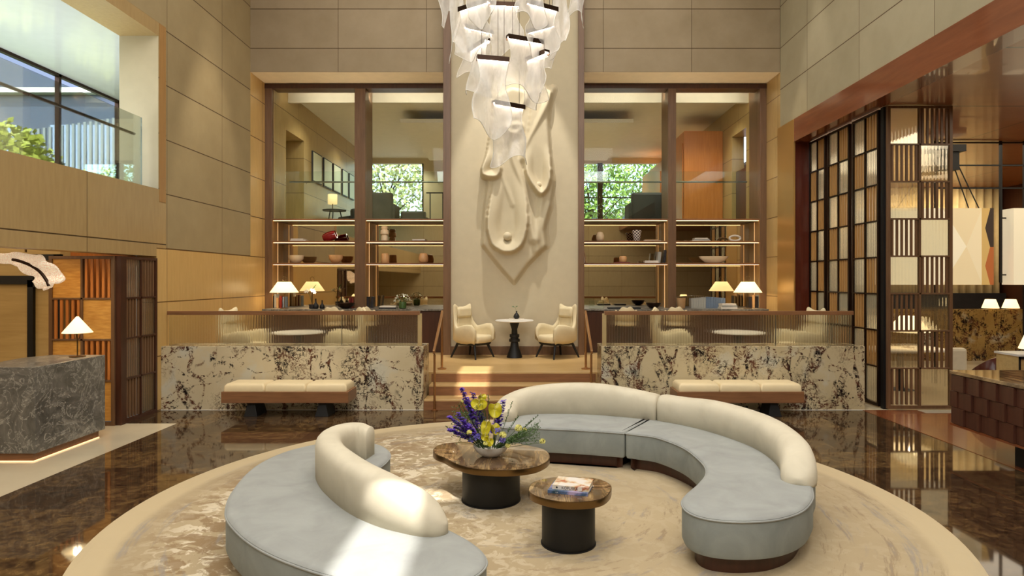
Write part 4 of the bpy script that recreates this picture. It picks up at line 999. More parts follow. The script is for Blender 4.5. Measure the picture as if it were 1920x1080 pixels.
for px, py in ((961, 752), (1002, 785), (1010, 778), (972, 780), (916, 740), (858, 758), (836, 800)):
    c = fx(px, py, 5.85); b = MB(); b.tube([(c.x*.3, c.y*.3, .09), c.lerp(Vector((c.x*.3, 0, .09)), .4), c], .002, 4)
    for k in range(26):
        f = k/26; p = Vector((c.x*.3, c.y*.3, .09)).lerp(c, .45+.55*f); u = Vector((rnd.uniform(-1, 1), rnd.uniform(-1, 1), .8)).normalized()*.02; v2 = u.orthogonal().normalized()*.004
        b.quad(p, p+u*.5+v2, p+u, p+u*.5-v2)
    b.build('grassy_sprig', M['green'], t, recalc=False)
stems.build('stems', M['green'], t)
# ============================================================ BOOKS ON THE SMALL TABLE
def book(label, loc, rotz, w_, d, h, cover, group=None, spine=None, name='book', open_=False):
    t = thing(name, label, 'book', loc, rotz, group)
    MB().box(.003, w_-.004, .004, d-.004, .003, h-.003).build('pages', M['paper'], t)
    b = MB(); b.box(0, w_, 0, d, 0, .003); b.box(0, w_, 0, d, h-.003, h); b.box(0, w_, 0, .004, .003, h-.003)
    b.build('cover', cover, t); return t
def cover_mat(name, stops, sc_=4):
    m = NT(name); return m.fin(m.ramp(m.noise(m.co(), sc_, 3, .6, .5), stops), .35)
cm_teal = cover_mat('teal_lilac_cover', [(.35, (30, 62, 66)), (.5, (84, 104, 140)), (.65, (178, 160, 190))], 9)
cm_white = cover_mat('white_picture_cover', [(.45, (226, 218, 208)), (.55, (214, 190, 150)), (.62, (178, 96, 56)), (.7, (226, 214, 196))], 8)
def _unused(): pass
def textobj(s, size, loc, rot, mat, parent, ext=.0005, name='lettering', align='LEFT'):
    c = bpy.data.curves.new(name, 'FONT'); c.body = s; c.size = size; c.extrude = ext; c.align_x = align
    o = bpy.data.objects.new(name, c); COL.objects.link(o); o.data.materials.append(mat); o.location = loc; o.rotation_euler = rot; o.parent = parent
    dg = bpy.context.evaluated_depsgraph_get(); me = bpy.data.meshes.new_from_object(o.evaluated_get(dg)); q = bpy.data.objects.new(name, me); COL.objects.link(q)
    if not me.materials: me.materials.append(mat)
    q.location = loc; q.rotation_euler = rot; q.parent = parent; bpy.data.objects.remove(o, do_unlink=True); return q
zt2 = .4215
# spine faces the camera-left; corners from the photo
a0 = at(1026, 921, 4.80); a0 = Vector((.185, 4.745, zt2))
bk = book('teal and lilac book under the white one', (a0.x, a0.y, zt2), -.27, .30, .24, .022, cm_teal, None)
bk2 = book('white picture book KOPUSRA lying on the teal book', (a0.x+.035, a0.y+.02, zt2+.0225), -.27, .275, .215, .032, cm_white, None)
textobj('KOPUSRA', .028, (.07, -.001, .006), (PI/2, 0, 0), M['charcoal'], bk2)
MB().lathe([(.007, 0), (.007, .001)], n=12).build('spine_emblem', M['charcoal'], bk2, m=Matrix.Translation((.035, -.0005, .016)) @ Matrix.Rotation(PI/2, 4, 'X'))
textobj('LA', .016, (.06, -.001, .005), (PI/2, 0, 0), M['white'], bk)

# ============================================================ SHELF OBJECTS
YS = 14.02
def shelf_at(px, row, Y=YS): return Vector(((px-VX)*Y/F, Y, zs[row]+.001))
def pxm(n): return n*YS/F
def stack(px0, row, specs, lb, Y=13.95, z=None):
    zz = (zs[row]+.001) if z is None else z
    for k, (w_, h, m, off) in enumerate(specs):
        book(lb+[', bottom of the pile', ', on top of the pile', ', third in the pile', ', topmost of the pile'][min(k, 3)] if len(specs) > 1 else lb, ((px0-VX)*Y/F+off, Y, zz), random.uniform(-.06, .06), w_, .24, h, M[m], 'lying books on shelves and consoles'); zz += h+.001
M['cov_white'] = plain('white_cover', (232, 222, 206), .5); M['cov_black'] = plain('black_cover', (34, 30, 34), .4); M['cov_red'] = plain('dark_red_cover', (120, 34, 28), .4)
M['cov_blue'] = plain('slate_blue_cover', (104, 120, 140), .5); M['cov_tan'] = plain('tan_cover', (190, 150, 104), .5); M['cov_grey'] = plain('grey_cover', (166, 164, 154), .5)
stack(544, 0+1, [(.34, .03, 'cov_white', 0), (.28, .025, 'cov_white', .01)], 'white book on the far left bookcase')
stack(772, 1, [(.34, .015, 'cov_black', 0), (.28, .03, 'cov_white', .01)], 'book on the middle shelf of the inner left bay')
stack(1149, 1, [(.40, .015, 'cov_red', 0)], 'thin red book beside the checkered vase')
stack(1207, 1, [(.38, .015, 'cov_white', .0), (.30, .022, 'cov_tan', .02)], 'book right of the checkered vase')
stack(1298, 1, [(.40, .022, 'cov_white', 0), (.32, .03, 'cov_grey', .05), (.28, .02, 'cov_white', .06)], 'book on the far right bookcase')
stack(1153, 2, [(.33, .022, 'cov_red', 0)], 'dark red book under the turned wooden box')
stack(1209, 2, [(.30, .025, 'cov_white', 0), (.30, .03, 'cov_white', 0)], 'white book at the right of the inner right lower shelf')
def tilt_book(px, row, h, th, m, lb, tilt=0, Y=13.95, z=None, g='standing books'):
    t = book(lb, ((px-VX)*Y/F, Y, (zs[row]+.001 if z is None else z)), 0, .01, .2, .01, M[m], g)
    for c in kids(t): bpy.data.objects.remove(c, do_unlink=True)
    R = Matrix.Rotation(tilt, 4, 'Y'); dz = max(0, math.sin(tilt)*th)
    MB().box(.004, th-.004, .004, .17, .002, h-.003).build('pages', M['paper'], t, m=Matrix.Translation((0, 0, dz)) @ R)
    b = MB(); b.box(0, .004, 0, .175, 0, h); b.box(th-.004, th, 0, .175, 0, h); b.box(.004, th-.004, 0, .004, 0, h)
    b.build('cover', M[m], t, m=Matrix.Translation((0, 0, dz)) @ R)
tilt_book(1094, 2, .30, .03, 'cov_white', 'white standing book at the pier end of the inner right lower shelf', -.05); tilt_book(1098, 2, .24, .03, 'cov_tan', 'shorter tan book leaning beside the white one', -.18)
tilt_book(1232, 2, .24, .07, 'cov_grey', 'thick grey book standing at the right of the inner right lower shelf', .12); tilt_book(1243, 2, .28, .05, 'cov_black', 'black book leaning at the right of the inner right lower shelf', .12)
def vessel(name, lb, cat, px, row, prof, mat, n=28, f=None, solid=0, rot=None, Y=YS, z=None):
    p = shelf_at(px, row, Y)
    if z is not None: p.z = z
    o = MB().lathe(prof, n=n, f=f, caps=True).build(name, M[mat], smooth=50, m=rot)
    o.location = p; tag(o, lb, cat); return o
bowlp = [(.05, 0), (.09, .01), (.155, .09), (.165, .17), (.15, .165), (.12, .08), (.01, .03)]
vessel('wooden_bowl', 'large pale carved bowl on the far left lower shelf', 'bowl', 555, 2, bowlp, 'bowl_cream', f=lambda k, n: 1+.10*math.cos(2*PI*k/n*2+1))
vessel('wooden_bowl', 'smaller amber bowl right of the large pale one', 'bowl', 629, 2, [(r*.9, z*1.05) for r, z in bowlp], 'amber_wood', f=lambda k, n: 1+.12*math.cos(2*PI*k/n*3))
vessel('red_vase', 'dark red glass vase lying on the far left middle shelf', 'vase', 618, 1, [(.07, -.14), (.095, -.10), (.11, 0), (.10, .09), (.085, .15), (.07, .15), (.085, .05), (.02, -.1)], 'red_glass', rot=Matrix.Translation((0, 0, .105)) @ Matrix.Rotation(1.25, 4, 'Y'), Y=13.99)
vessel('stacked_vase', 'cream stacked cup vase on the inner left middle shelf', 'vase', 721, 1, [(.05, 0), (.075, .02), (.07, .12), (.055, .14), (.09, .16), (.085, .24), (.06, .26), (.075, .30), (.06, .33), (.01, .33)], 'bowl_cream')
vessel('wooden_vase', 'squat amber wood vase on the inner left lower shelf', 'vase', 722, 2, [(.075, 0), (.09, .02), (.085, .12), (.08, .21), (.05, .215), (.01, .21)], 'amber_wood')
vessel('wooden_vase', 'round shouldered wood vase near the pier on the inner left lower shelf', 'vase', 794, 2, [(.06, 0), (.10, .04), (.105, .12), (.08, .21), (.05, .22), (.01, .20)], 'amber_wood')
vessel('wooden_vase', 'round pale wood vase on the inner right middle shelf', 'vase', 1125, 1, [(.05, 0), (.085, .04), (.09, .12), (.06, .20), (.03, .21), (.01, .20)], 'bowl_cream')
t = NT('checkered_vase'); c = t.sep(t.co()); th = t.ma('MULTIPLY', t.ma('ARCTAN2', c[1], c[0]), 8/PI/1.0); ck = t.ma('MODULO', t.ma('ADD', t.ma('FLOOR', t.ma('ADD', th, t.ma('MULTIPLY', t.ma('FLOOR', t.ma('MULTIPLY', c[2], 32.0)), 1.0))), 40.0), 2.0)
M['check'] = t.fin(t.mix(ck, L(238, 230, 220), L(40, 24, 34)), .3)
vessel('checkered_vase', 'black and white checkered vase on the inner right middle shelf', 'vase', 1194, 1, [(.055, 0), (.07, .01), (.085, .12), (.105, .24), (.095, .245), (.07, .1), (.01, .03)], 'check', n=32)
vessel('turned_box', 'turned amber wooden box on the dark red book', 'box', 1168, 2, [(.07, 0), (.085, .02), (.085, .10), (.07, .13), (.01, .13)], 'amber_wood', z=zs[2]+.025)
vessel('boat_bowl', 'long boat shaped wooden bowl on the far right lower shelf', 'bowl', 1338, 2, [(.10, .0), (.20, .02), (.30, .10), (.33, .15), (.30, .13), (.2, .06), (.01, .03)], 'bowl_cream', n=40, rot=Matrix.Diagonal((1, .35, 1, 1)))
o = MB().tube([(.12*math.cos(a*PI/12), 0, .07+.055*math.sin(a*PI/12)) for a in range(25)], .022, 10).build('ring_sculpture', M['white'], smooth=180); o.location = shelf_at(1378, 1)
tag(o, 'white glass ring sculpture on the far right middle shelf', 'sculpture')
MB().ball((0, 0, 0), .001)
# console things
def CZ(px, Y=13.6): return Vector(((px-VX)*Y/F, Y, ZC))
def console_lamp(lb, px, Y=13.55):
    p = CZ(px, Y); t = thing('table_lamp', lb, 'lamp', p, 0, 'cone topped console lamps')
    MB().lathe([(.09, 0), (.09, .012), (.02, .02)], n=24).build('base', M['brass'], t, 40)
    MB().tube([(0, 0, .01), (0, 0, .58)], .009, 8).build('stem', M['brass'], t, 60)
    MB().lathe([(.29, .34), (.135, .565)], n=36, caps=False).build('lamp_shade', M['shade'], t, 180, solid=.003)
    MB().tube([(.045*math.cos(a*PI/8-PI/2), 0, .635+.045*math.sin(a*PI/8-PI/2)) for a in range(16)], .006, 6).build('ring_finial', M['brass'], t, 60)
    MB().ball((0, 0, .44), .025, 8).build('bulb', M['bulb'], t, 60)
    point('lamp_glow', (p.x, p.y, p.z+.38), 6)
console_lamp('console lamp at the far left by the maple wall', 533); console_lamp('console lamp at the far right by the brass jamb', 1402)
ko = 0
for px, h, m in ((509, .26, 'cov_black'), (514, .30, 'cov_grey'), (518, .22, 'cov_tan'), (524, .26, 'cov_red'), (530, .24, 'cov_blue')):
    tilt_book(px, 0, h, .045, m, f'{m[4:]} book standing under the far left console lamp', 0, 13.85, ZC)
for px, h, m in ((1405, .24, 'cov_black'), (1411, .28, 'cov_tan'), (1417, .25, 'cov_black'), (1423, .28, 'cov_grey'), (1429, .22, 'cov_black')):
    tilt_book(px, 0, h, .05, m, f'{m[4:]} book standing under the far right console lamp' + (', leaning' if px == 1405 else ', middle one' if px == 1417 else ', last one' if px == 1429 else ''), .0, 13.85, ZC)
for k in range(14):
    m = 'cov_grey' if k < 6 else 'cov_blue'; px = 1296+k*4.6
    tilt_book(px, 0, .24-.004*abs(k-7), .05, m, ['pale grey', 'slate blue'][k >= 6]+' book in the long row right of the tan pot'+(' on the right console' if k not in (0, 5, 6, 13) else ', next to the pot' if k == 0 else ', last pale one' if k == 5 else ', first blue one' if k == 6 else ', at the far end'), .0, 13.75, ZC, 'row of books on the right console')
for k, (px, w_) in enumerate(((1350, .34), (1352, .32), (1352, .30))):
    book(['lowest', 'middle', 'top'][k]+' pale book of the flat pile right of the long book row', ((px-VX)*13.5/F, 13.42, ZC+k*.036), .02*k, w_, .24, .034, M['cov_white'] if k != 1 else M['cov_grey'], 'flat pile of pale books')
for k, (px, w_) in enumerate(((712, .36), (713, .34))):
    book(['lower', 'upper'][k]+' book of the flat pile left of the white flowers', ((px-VX)*13.5/F, 13.42, ZC+k*.03), 0, w_, .24, .028, M['cov_white' if k else 'cov_black'], 'flat pile on the left console')
for k, px in enumerate((676, 683, 690)): tilt_book(px+4, 0, .24, .05, 'cov_black', 'black standing book by the walnut upright on the left console', -.1+.1*k, 13.9, ZC)
for k, px in enumerate((654, 659)): tilt_book(px, 0, .22, .04, 'cov_red', 'dark red standing book by the walnut upright on the left console', 0, 13.9, ZC)
def potted(name, lb, p, potprof, potmat, draw):
    t = thing(name, lb, 'plant', p); MB().lathe(potprof, n=20).build('vase', M[potmat], t, 50); draw(t); return t
def whiteflowers(t):
    r2 = random.Random(9); s_ = MB(); b = MB(); g = MB()
    for k in range(34):
        a = r2.uniform(0, 6.3); e = r2.uniform(.1, 1.4); p = Vector((math.cos(a)*math.cos(e)*.17, math.sin(a)*math.cos(e)*.14, .14+math.sin(e)*.16)); s_.tube([(0, 0, .10), p], .002, 4)
        for m in range(5):
            u = Vector((r2.uniform(-1, 1), r2.uniform(-1, 1), r2.uniform(-.5, 1))).normalized()*.03; v2 = u.orthogonal().normalized()*.01
            (b if m < 4 else g).quad(p, p+u*.5+v2, p+u, p+u*.5-v2)
    b.build('white_blooms', M['petal_white'], t, recalc=False); g.build('leaves', M['green'], t, recalc=False); s_.build('stems', M['green'], t)
potted('flower_vase', 'small green glass vase of white flowers on the left console', CZ(755, 13.55), [(.06, 0), (.075, .01), (.08, .12), (.07, .14), (.01, .13)], 'green', whiteflowers)
def orchid(t):
    b = MB(); b.tube([(0, 0, .08), (-.01, 0, .25), (.02, 0, .42), (.09, 0, .52)], [.006, .005, .004, .002], 6); b.build('stems', M['bark'], t)
    b = MB(); r2 = random.Random(4)
    for p, s_ in (((-.10, 0, .37), .05), ((.03, -.02, .38), .05), ((.06, 0, .34), .04), ((-.14, .0, .36), .04), ((-.02, 0, .40), .035)):
        for m in range(5):
            a = m*1.257; u = Vector((math.cos(a), -.2, math.sin(a)))*s_; v2 = Vector((-math.sin(a), 0, math.cos(a)))*s_*.3; p_ = Vector(p); b.quad(p_, p_+u*.6+v2, p_+u, p_+u*.6-v2)
    b.build('blossoms', M['petal_white'], t, recalc=False)
    b = MB(); b.tube([(0, 0, .1), (-.05, 0, .3), (-.12, 0, .37)], .004, 5); b.tube([(.01, 0, .36), (.05, 0, .46), (.09, 0, .50)], [.004, .012, .002], 6); b.build('bud_stem', M['green'], t)
potted('orchid', 'tall orchid in a dark pot on the left console', CZ(585, 13.5), [(.05, 0), (.06, .01), (.065, .09), (.01, .08)], 'charcoal', orchid)
for px, s_, lb in ((592, 1, 'taller black bottle vase right of the orchid'), (604, .85, 'shorter black bottle vase right of the orchid')):
    o = MB().lathe([(r*s_, z*s_) for r, z in ((.05, 0), (.065, .03), (.055, .08), (.018, .13), (.014, .20), (.02, .21), (.005, .21))], n=20).build('bottle_vase', M['black'], smooth=50); o.location = CZ(px, 13.5); tag(o, lb, 'vase')
for px, w_, lb in ((648, .20, 'wide shallow dark bowl under the inner left upright'), (1225, .16, 'dark metal bowl on the right console near the upright')):
    o = MB().lathe([(.06, 0), (w_*.8, .05), (w_, .12), (w_*.95, .12), (w_*.7, .05), (.01, .03)], n=28).build('serving_bowl', M['bronze'], smooth=50); o.location = CZ(px, 13.55); tag(o, lb, 'bowl')
for px, w_, lb in ((1145, .30, 'long flat black tray on the right console by the pier'), (1180, .26, 'second flat black tray on the right console')):
    o = box('tray', M['black'], (-w_/2, w_/2, -.12, .12, 0, .03)); o.location = CZ(px+8, 13.5); tag(o, lb, 'tray')
o = MB().lathe([(.075, 0), (.08, .005), (.095, .22), (.085, .22), (.01, .2)], n=24).build('planter', M['cov_tan'], smooth=50); o.location = CZ(1277, 13.6); tag(o, 'tan fabric pot at the left end of the long book row', 'pot')
o = box('glass_box', M['glass'], (-.15, .15, -.1, .1, 0, .17)); o.location = CZ(1118, 13.55); tag(o, 'clear ribbed glass box on the right console next to the pier', 'box')
o = MB().lathe([(.05, 0), (.07, .01), (.02, .012), (.005, .012)], n=16).build('saucer', M['white'], smooth=50); o.location = CZ(772, 13.5); tag(o, 'small white saucer beside the white flowers', 'saucer')
# vase, books on pedestal table
o = MB().lathe([(.03, 0), (.055, .02), (.06, .05), (.04, .09), (.014, .12), (.014, .15), (.02, .155), (.005, .155)], n=20).build('bud_vase', M['black'], smooth=50); tv = thing('bud_vase', 'small black vase with one green leaf on the pedestal table', 'vase', (-.12, 12.48, 1.243)); o.name = 'vase_body'; o.parent = tv
b = MB(); b.tube([(0, 0, .14), (-.02, 0, .20), (-.04, 0, .23)], .003, 5); b.quad((-.04, 0, .23), (-.06, .01, .25), (-.10, 0, .24), (-.06, -.01, .225)); b.quad((-.03, 0, .22), (.0, .01, .25), (.03, 0, .25), (0, -.01, .23)); b.build('leaf_sprig', M['green'], tv)
book('open white book under the small black vase', (-.27, 12.38, 1.221), 0, .30, .2, .02, M['cov_white'])
# ============================================================ UPPER LOUNGE FURNITURE
for k, (pa, pb) in enumerate(((584, 601), (605, 620), (623, 636.5), (640, 650), (653, 662))):
    Ya = 5.4*F/(VX-pa); Yb = 5.4*F/(VX-pb)
    t = thing('framed_picture', ['nearest', 'second', 'third', 'fourth', 'farthest'][k]+' pale green framed picture on the lounge left wall', 'picture', (-5.4, Ya, 4.53), 0, 'framed pictures in the lounge')
    box('frame', M['charcoal'], (0, .04, 0, Yb-Ya, 0, .78), t); box('print', cover_mat('green_print', [(.3, (206, 206, 170)), (.7, (216, 218, 188))], .7), (.04, .044, .03, Yb-Ya-.03, .03, .75), t)
t = thing('side_table', 'round dark side table in the upper lounge', 'table', (-5.0, 17.0, 3.3))
MB().lathe([(.30, .53), (.31, .56), (.01, .57)], n=28).build('top', M['charcoal'], t, 50)
for a in range(3): MB().tube([(.15*math.cos(a*2.1), .15*math.sin(a*2.1), .53), (.27*math.cos(a*2.1), .27*math.sin(a*2.1), 0)], .015, 6).build('leg', M['charcoal'], t)
t = thing('table_lamp', 'cylindrical cream lamp on the round side table upstairs', 'lamp', (-5.05, 17.0, 3.872))
MB().tube([(0, 0, 0), (0, 0, .2)], .012, 6).build('stem', M['brass'], t); MB().lathe([(.12, .14), (.12, .40)], n=24, caps=False).build('lamp_shade', M['shade_soft'], t, 180, solid=.003)
def lounge_chair(lb, x, y, w_, h, mat, rz=0, z=3.3):
    t = thing('lounge_armchair', lb, 'armchair', (x, y, z), rz, 'armchairs upstairs')
    MB().box(-w_/2, w_/2, -.35, .35, .12, .42).build('seat', mat, t, bevel=.04)
    MB().box(-w_/2, w_/2, -.42, -.22, .15, h).build('backrest', mat, t, bevel=.06)
    for s_ in (-1, 1): MB().box(s_*w_/2-.07, s_*w_/2+.07, -.38, .33, .15, h*.72).build('armrest', mat, t, bevel=.05)
    for sx in (-1, 1):
        for sy in (-.3, .3): MB().tube([(sx*w_*.42, sy, .13), (sx*w_*.45, sy, 0)], .02, 6).build('leg', M['black'], t)
M['lounge_grey'] = plain('lounge_grey_leather', (92, 86, 74), .45)
lounge_chair('grey armchair with high back before the left rear window', -3.95, 17.9, .78, 1.1, M['lounge_grey'])
lounge_chair('lower grey armchair next to the high backed one', -3.05, 18.2, .70, .62, M['lounge_grey'])
lounge_chair('dark lounge chair beyond the round side table', -4.75, 18.6, .9, .72, M['charcoal'], .8)
lounge_chair('black square backed armchair in front of the right rear window', 3.16, 16.6, .80, .92, M['black'])
t = thing('console_table', 'thin black metal table frame beside the pier upstairs', 'table', (-2.05, 16.6, 3.3))
for x in (-.35, -.02, .30): MB().bar((x, 0, 0), (x, 0, .95), .025).build('leg', M['black'], t)
MB().bar((-.45, 0, .96), (.35, 0, .96), .05, .03).build('top', M['black'], t)
t = thing('plant_stand', 'thin dark branches standing at the left edge of the right rear window', 'plant', (2.2, 17.5, 3.3))
b = MB(); b.tube([(-.2, 0, 0), (-.05, 0, .35), (.25, 0, .7), (.5, 0, .95)], .012, 6); b.tube([(0, 0, .4), (-.1, 0, .7)], .008, 5); b.build('branches', M['bark'], t)
b = MB(); r2 = random.Random(5)
for k in range(60):
    p = Vector((r2.uniform(-.2, .55), r2.uniform(-.15, .15), r2.uniform(.3, 1.0))); u = Vector((r2.uniform(-1, 1), r2.uniform(-1, 1), r2.uniform(-1, 1))).normalized()*.07; v2 = u.orthogonal().normalized()*.025; b.quad(p, p+u*.5+v2, p+u, p+u*.5-v2)
b.build('leaves', M['green_tree'], t, recalc=False)
# ============================================================ RESTAURANT
curt = []
for i in range(2):
    pass
def curtain(x0, x1, mat, lb, z0=1.2, z1=4.68, Y=18.6):
    P = []; n = int((x1-x0)*28)
    for z in (z0, (z0+z1)/2, z1): P.append([(x0+(x1-x0)*k/n, Y+.07*math.sin(k*.9)+.03*math.sin(k*.37+1), z) for k in range(n+1)])
    o = MB().grid(P).build('curtain', mat, smooth=180, solid=.01); tag(o, lb, 'curtain', 'curtains of the restaurant back wall'); return o
M['curt_a'] = plain('cream_curtain', (226, 202, 150), .8, var=.08); M['curt_b'] = plain('lilac_grey_curtain', (190, 178, 172), .8, var=.08)
curtain(6.2, 10.4, M['curt_b'], 'cream grey curtain behind the geometric lantern'); curtain(10.4, 13.8, M['curt_a'], 'warm cream curtain at the right edge', .9)
o = box('curtain_hem', M['charcoal'], (6.2, 13.9, 18.4, 18.5, .9, 1.62)); tag(o, 'dark navy band below the curtains', 'panel')
area('curtain_wash', (10, 17.6, 4.55), 6, 110, (1, .85, .6), .5, (0, .35, -1))
o = box('marble_divider', M['breccia_b'], (6.3, 13.9, 15.8, 16.0, 0, 1.28)); tag(o, 'golden breccia marble divider behind the banquette', 'divider')
for px, lb in ((1857, 'left of the twin cream lamps on the marble divider'), (1895, 'right of the twin cream lamps on the marble divider')):
    p = at(px, 580, 15.9); p.z = 1.281
    t = thing('table_lamp', lb, 'lamp', p, 0, 'twin lamps on the divider')
    MB().tube([(0, 0, 0), (0, 0, .1)], .05, 10).build('base', M['brass'], t); MB().lathe([(.185, .02), (.11, .24)], n=28, caps=False).build('lamp_shade', M['shade'], t, 180, solid=.003); point('lamp_glow', (p.x, p.y, p.z+.10), 4)
# geometric lantern
def facet_mat():
    t = NT('faceted_lantern_print'); s = t.sep(t.co())
    dx = t.ma('SUBTRACT', s[0], 1.60); dz = t.ma('DIVIDE', t.ma('ABSOLUTE', t.ma('SUBTRACT', s[2], .73)), .73)
    lt = t.ma('LESS_THAN', dz, t.ma('DIVIDE', dx, -.46)); rt = t.ma('LESS_THAN', dz, t.ma('DIVIDE', dx, .30))
    col = t.mix(lt, L(232, 214, 172), L(246, 236, 206)); col = t.mix(rt, col, L(238, 222, 184))
    col = t.mix(t.ma('GREATER_THAN', s[0], 1.89), col, L(206, 172, 104))
    dk = t.ma('GREATER_THAN', t.ma('ADD', s[0], t.ma('MULTIPLY', t.ma('PINGPONG', s[2], .36), .26)), 2.05)
    dcol = t.mix(t.ma('GREATER_THAN', s[2], .72), L(176, 100, 52), L(60, 48, 40))
    col = t.mix(dk, col, dcol)
    return t.fin(col, .7, 0, Emission_Color=col, Emission_Strength=.35)
M['facet'] = facet_mat()
for x, lb in ((6.86, 'large rectangular lantern with cream triangle pattern behind the screen'), (9.36, 'second patterned lantern at the right edge of the frame')):
    t = thing('pendant_lantern', lb, 'lantern', (x, 12.0, 1.91), 0, 'patterned rectangular lanterns')
    box('lantern_box', M['facet'], (0, 2.12, .2, .5, 0, 1.46), t)
    for a, b_ in (((.35, .35, 1.46), (1.15, .35, 2.6)), ((1.75, .35, 1.46), (1.35, .35, 2.6)), ((1.95, .35, 1.46), (1.4, .35, 2.6))): MB().tube([a, b_], .012, 6).build('hanger_rod', M['black'], t)
    MB().box(1.0, 1.6, .2, .5, 2.55, 2.68).build('ceiling_plate', M['black'], t); MB().box(1.1, 1.5, .25, .45, 2.2, 2.55).build('hook_frame', M['black'], t)
t = thing('metal_grid', 'slim black metal grid screen dividing the restaurant', 'screen', (8.0, 12.4, 0))
b = MB()
for x in (1.25, 1.75+.0, ): pass
for x in (-.0, 1.26, 1.72): b.box(x-.02, x+.02, -.02, .02, 1.95 if x == 1.26 else 0, 4.69)
for z in (4.66, 4.22, 3.78): b.box(0, 4, -.015, .015, z-.012, z+.012)
for z in (3.2, 2.1): b.box(1.26, 4, -.015, .015, z-.012, z+.012)
b.build('grid_bars', M['black'], t)
# restaurant tables and seats near the screen
t = thing('restaurant_table', 'white clothed table behind the tall folding screen', 'table', (6.9, 11.7, 0))
MB().box(-.75, .75, -.4, .4, .72, .76).build('top', M['white'], t, bevel=.01); MB().lathe([(.25, 0), (.06, .04), (.05, .7), (.2, .72)], n=20).build('pedestal', M['black'], t, 40)
p = Vector((7.05, 11.7, .762)); t = thing('table_lamp', 'large cone shaded lamp seen through the tall screen', 'lamp', p, 0, 'table lamps of the restaurant')
MB().tube([(0, 0, 0), (0, 0, .35)], .015, 8).build('stem', M['brass'], t); MB().lathe([(.36, .30), (.14, .58)], n=32, caps=False).build('lamp_shade', M['shade'], t, 180, solid=.003); MB().lathe([(.1, 0), (.1, .01), (.02, .02)], n=20).build('base', M['brass'], t); point('lamp_glow', (p.x, p.y, p.z+.35), 7)
t = thing('club_chair', 'curved burgundy and dark brown chair with cream cushion beyond the counter', 'armchair', (7.75, 10.6, 0))
R_ = []
for i in range(17):
    a = PI*i/16; R_.append([(math.cos(a)*r, -math.sin(a)*r*.9, z) for r, z in ((.36, .1), (.38, .45+.32*math.sin(a)), (.32, .46+.32*math.sin(a)), (.30, .1))])
MB().rings(R_).build('shell', M['red_dark'], t, 180); MB().box(-.27, .27, -.25, .3, .3, .45).build('seat', M['cream2'], t, bevel=.03); MB().box(-.62, -.30, .1, .25, .45, .86).build('cushion', M['cream'], t, bevel=.05)
for s_ in (-1, 1): MB().tube([(s_*.25, 0, .3), (s_*.3, 0, 0)], .02, 6).build('leg', M['black'], t)
t = thing('serving_cabinet', 'pale ribbed glass service cabinet standing beyond the counter', 'cabinet', (7.4, 9.55, 0))
box('body', M['gold_cloth'], (0, 1.6, 0, .45, .2, .86), t); box('top', M['white'], (-.02, 1.62, -.02, .47, .86, .89), t); 
b = MB(); b.box(0, .02, -.02, 0, .05, .86); b.box(1.28, 1.3, -.02, 0, .05, .86); b.box(0, 1.6, -.02, 0, .82, .86); b.box(0, 1.6, -.02, 0, .3, .33); b.build('frame', M['black'], t)
for x in (.05, 1.5): box('leg', M['black'], (x, x+.04, .1, .14, 0, .2), t)
p = Vector((5.54, 6.85, .926)); t = thing('table_lamp', 'large lamp with green glass body on the dark bar counter', 'lamp', p)
MB().lathe([(.07, 0), (.09, .02), (.10, .14), (.06, .27), (.02, .30)], n=24).build('glass_body', plain('celadon_glass', (150, 176, 140), .1), t, 60)
MB().tube([(0, 0, .28), (0, 0, .36)], .012, 8).build('stem', M['brass'], t); MB().lathe([(.19, .335), (.10, .575)], n=32, caps=False).build('lamp_shade', M['shade'], t, 180, solid=.003); point('lamp_glow', (p.x, p.y, p.z+.4), 4)
t = thing('box_pendant', 'small white boxed pendant light at the right edge', 'lamp', (11.3, 14.5, 2.3)); box('light_box', M['shade_soft'], (0, .35, 0, .2, 0, .12), t); MB().tube([(.2, .1, .12), (.4, .1, .9), (.4, .1, 2.39)], .01, 5).build('hanger_rod', M['black'], t)
# ============================================================ RECEPTION WAVE PENDANT
t = thing('wave_pendant', 'wavy glowing crystal pendant above the reception desk', 'lamp', (-5.95, 7.6, 2.2))
P = []
cp = spline([(-1.3, .05, .06), (-.7, .06, .08), (-.15, .05, .12), (.08, .0, .22), (.24, -.09, .30), (.33, -.20, .30), (.36, -.27, .26)], 8, closed=False)
for i, c_ in enumerate(cp):
    a_ = cp[max(i-1, 0)]; b_ = cp[min(i+1, len(cp)-1)]; tg = Vector((b_.x-a_.x, b_.y-a_.y)).normalized(); row = []
    for j in range(9):
        v = j/8-.5; wv = c_.z*(1+.10*math.sin(i*.75+(2 if v > 0 else 0)))
        row.append((c_.x-tg.y*v*wv*-1, .05*math.sin(i*.4+v*5)+v*.12*(1-c_.z/.3), c_.y-tg.x*v*wv))
    P.append(row)
t2 = NT('bubbled_crystal'); n = t2.noise(t2.co(), 90, 3); e = t2.step(n, .42, .62); t2.bump(n, .8, .01)
M['crystal'] = t2.fin(t2.ramp(n, [(.4, (170, 130, 96)), (.62, (255, 240, 220))]), .25, 0, Emission_Color=L(255, 226, 190), Emission_Strength=.45)
MB().grid(P).build('crystal_sheet', M['crystal'], t, 180, solid=.03)
MB().tube([(c_.x, -.05, c_.y) for c_ in cp[18:]], .018, 8).build('metal_strap', M['bronze'], t, 180)
MB().tube([(.05, 0, .13), (.05, 0, .38)], .012, 6).build('stem', M['brass'], t); MB().box(-.05, .15, -.06, .06, .36, .41).build('canopy', M['brass'], t)
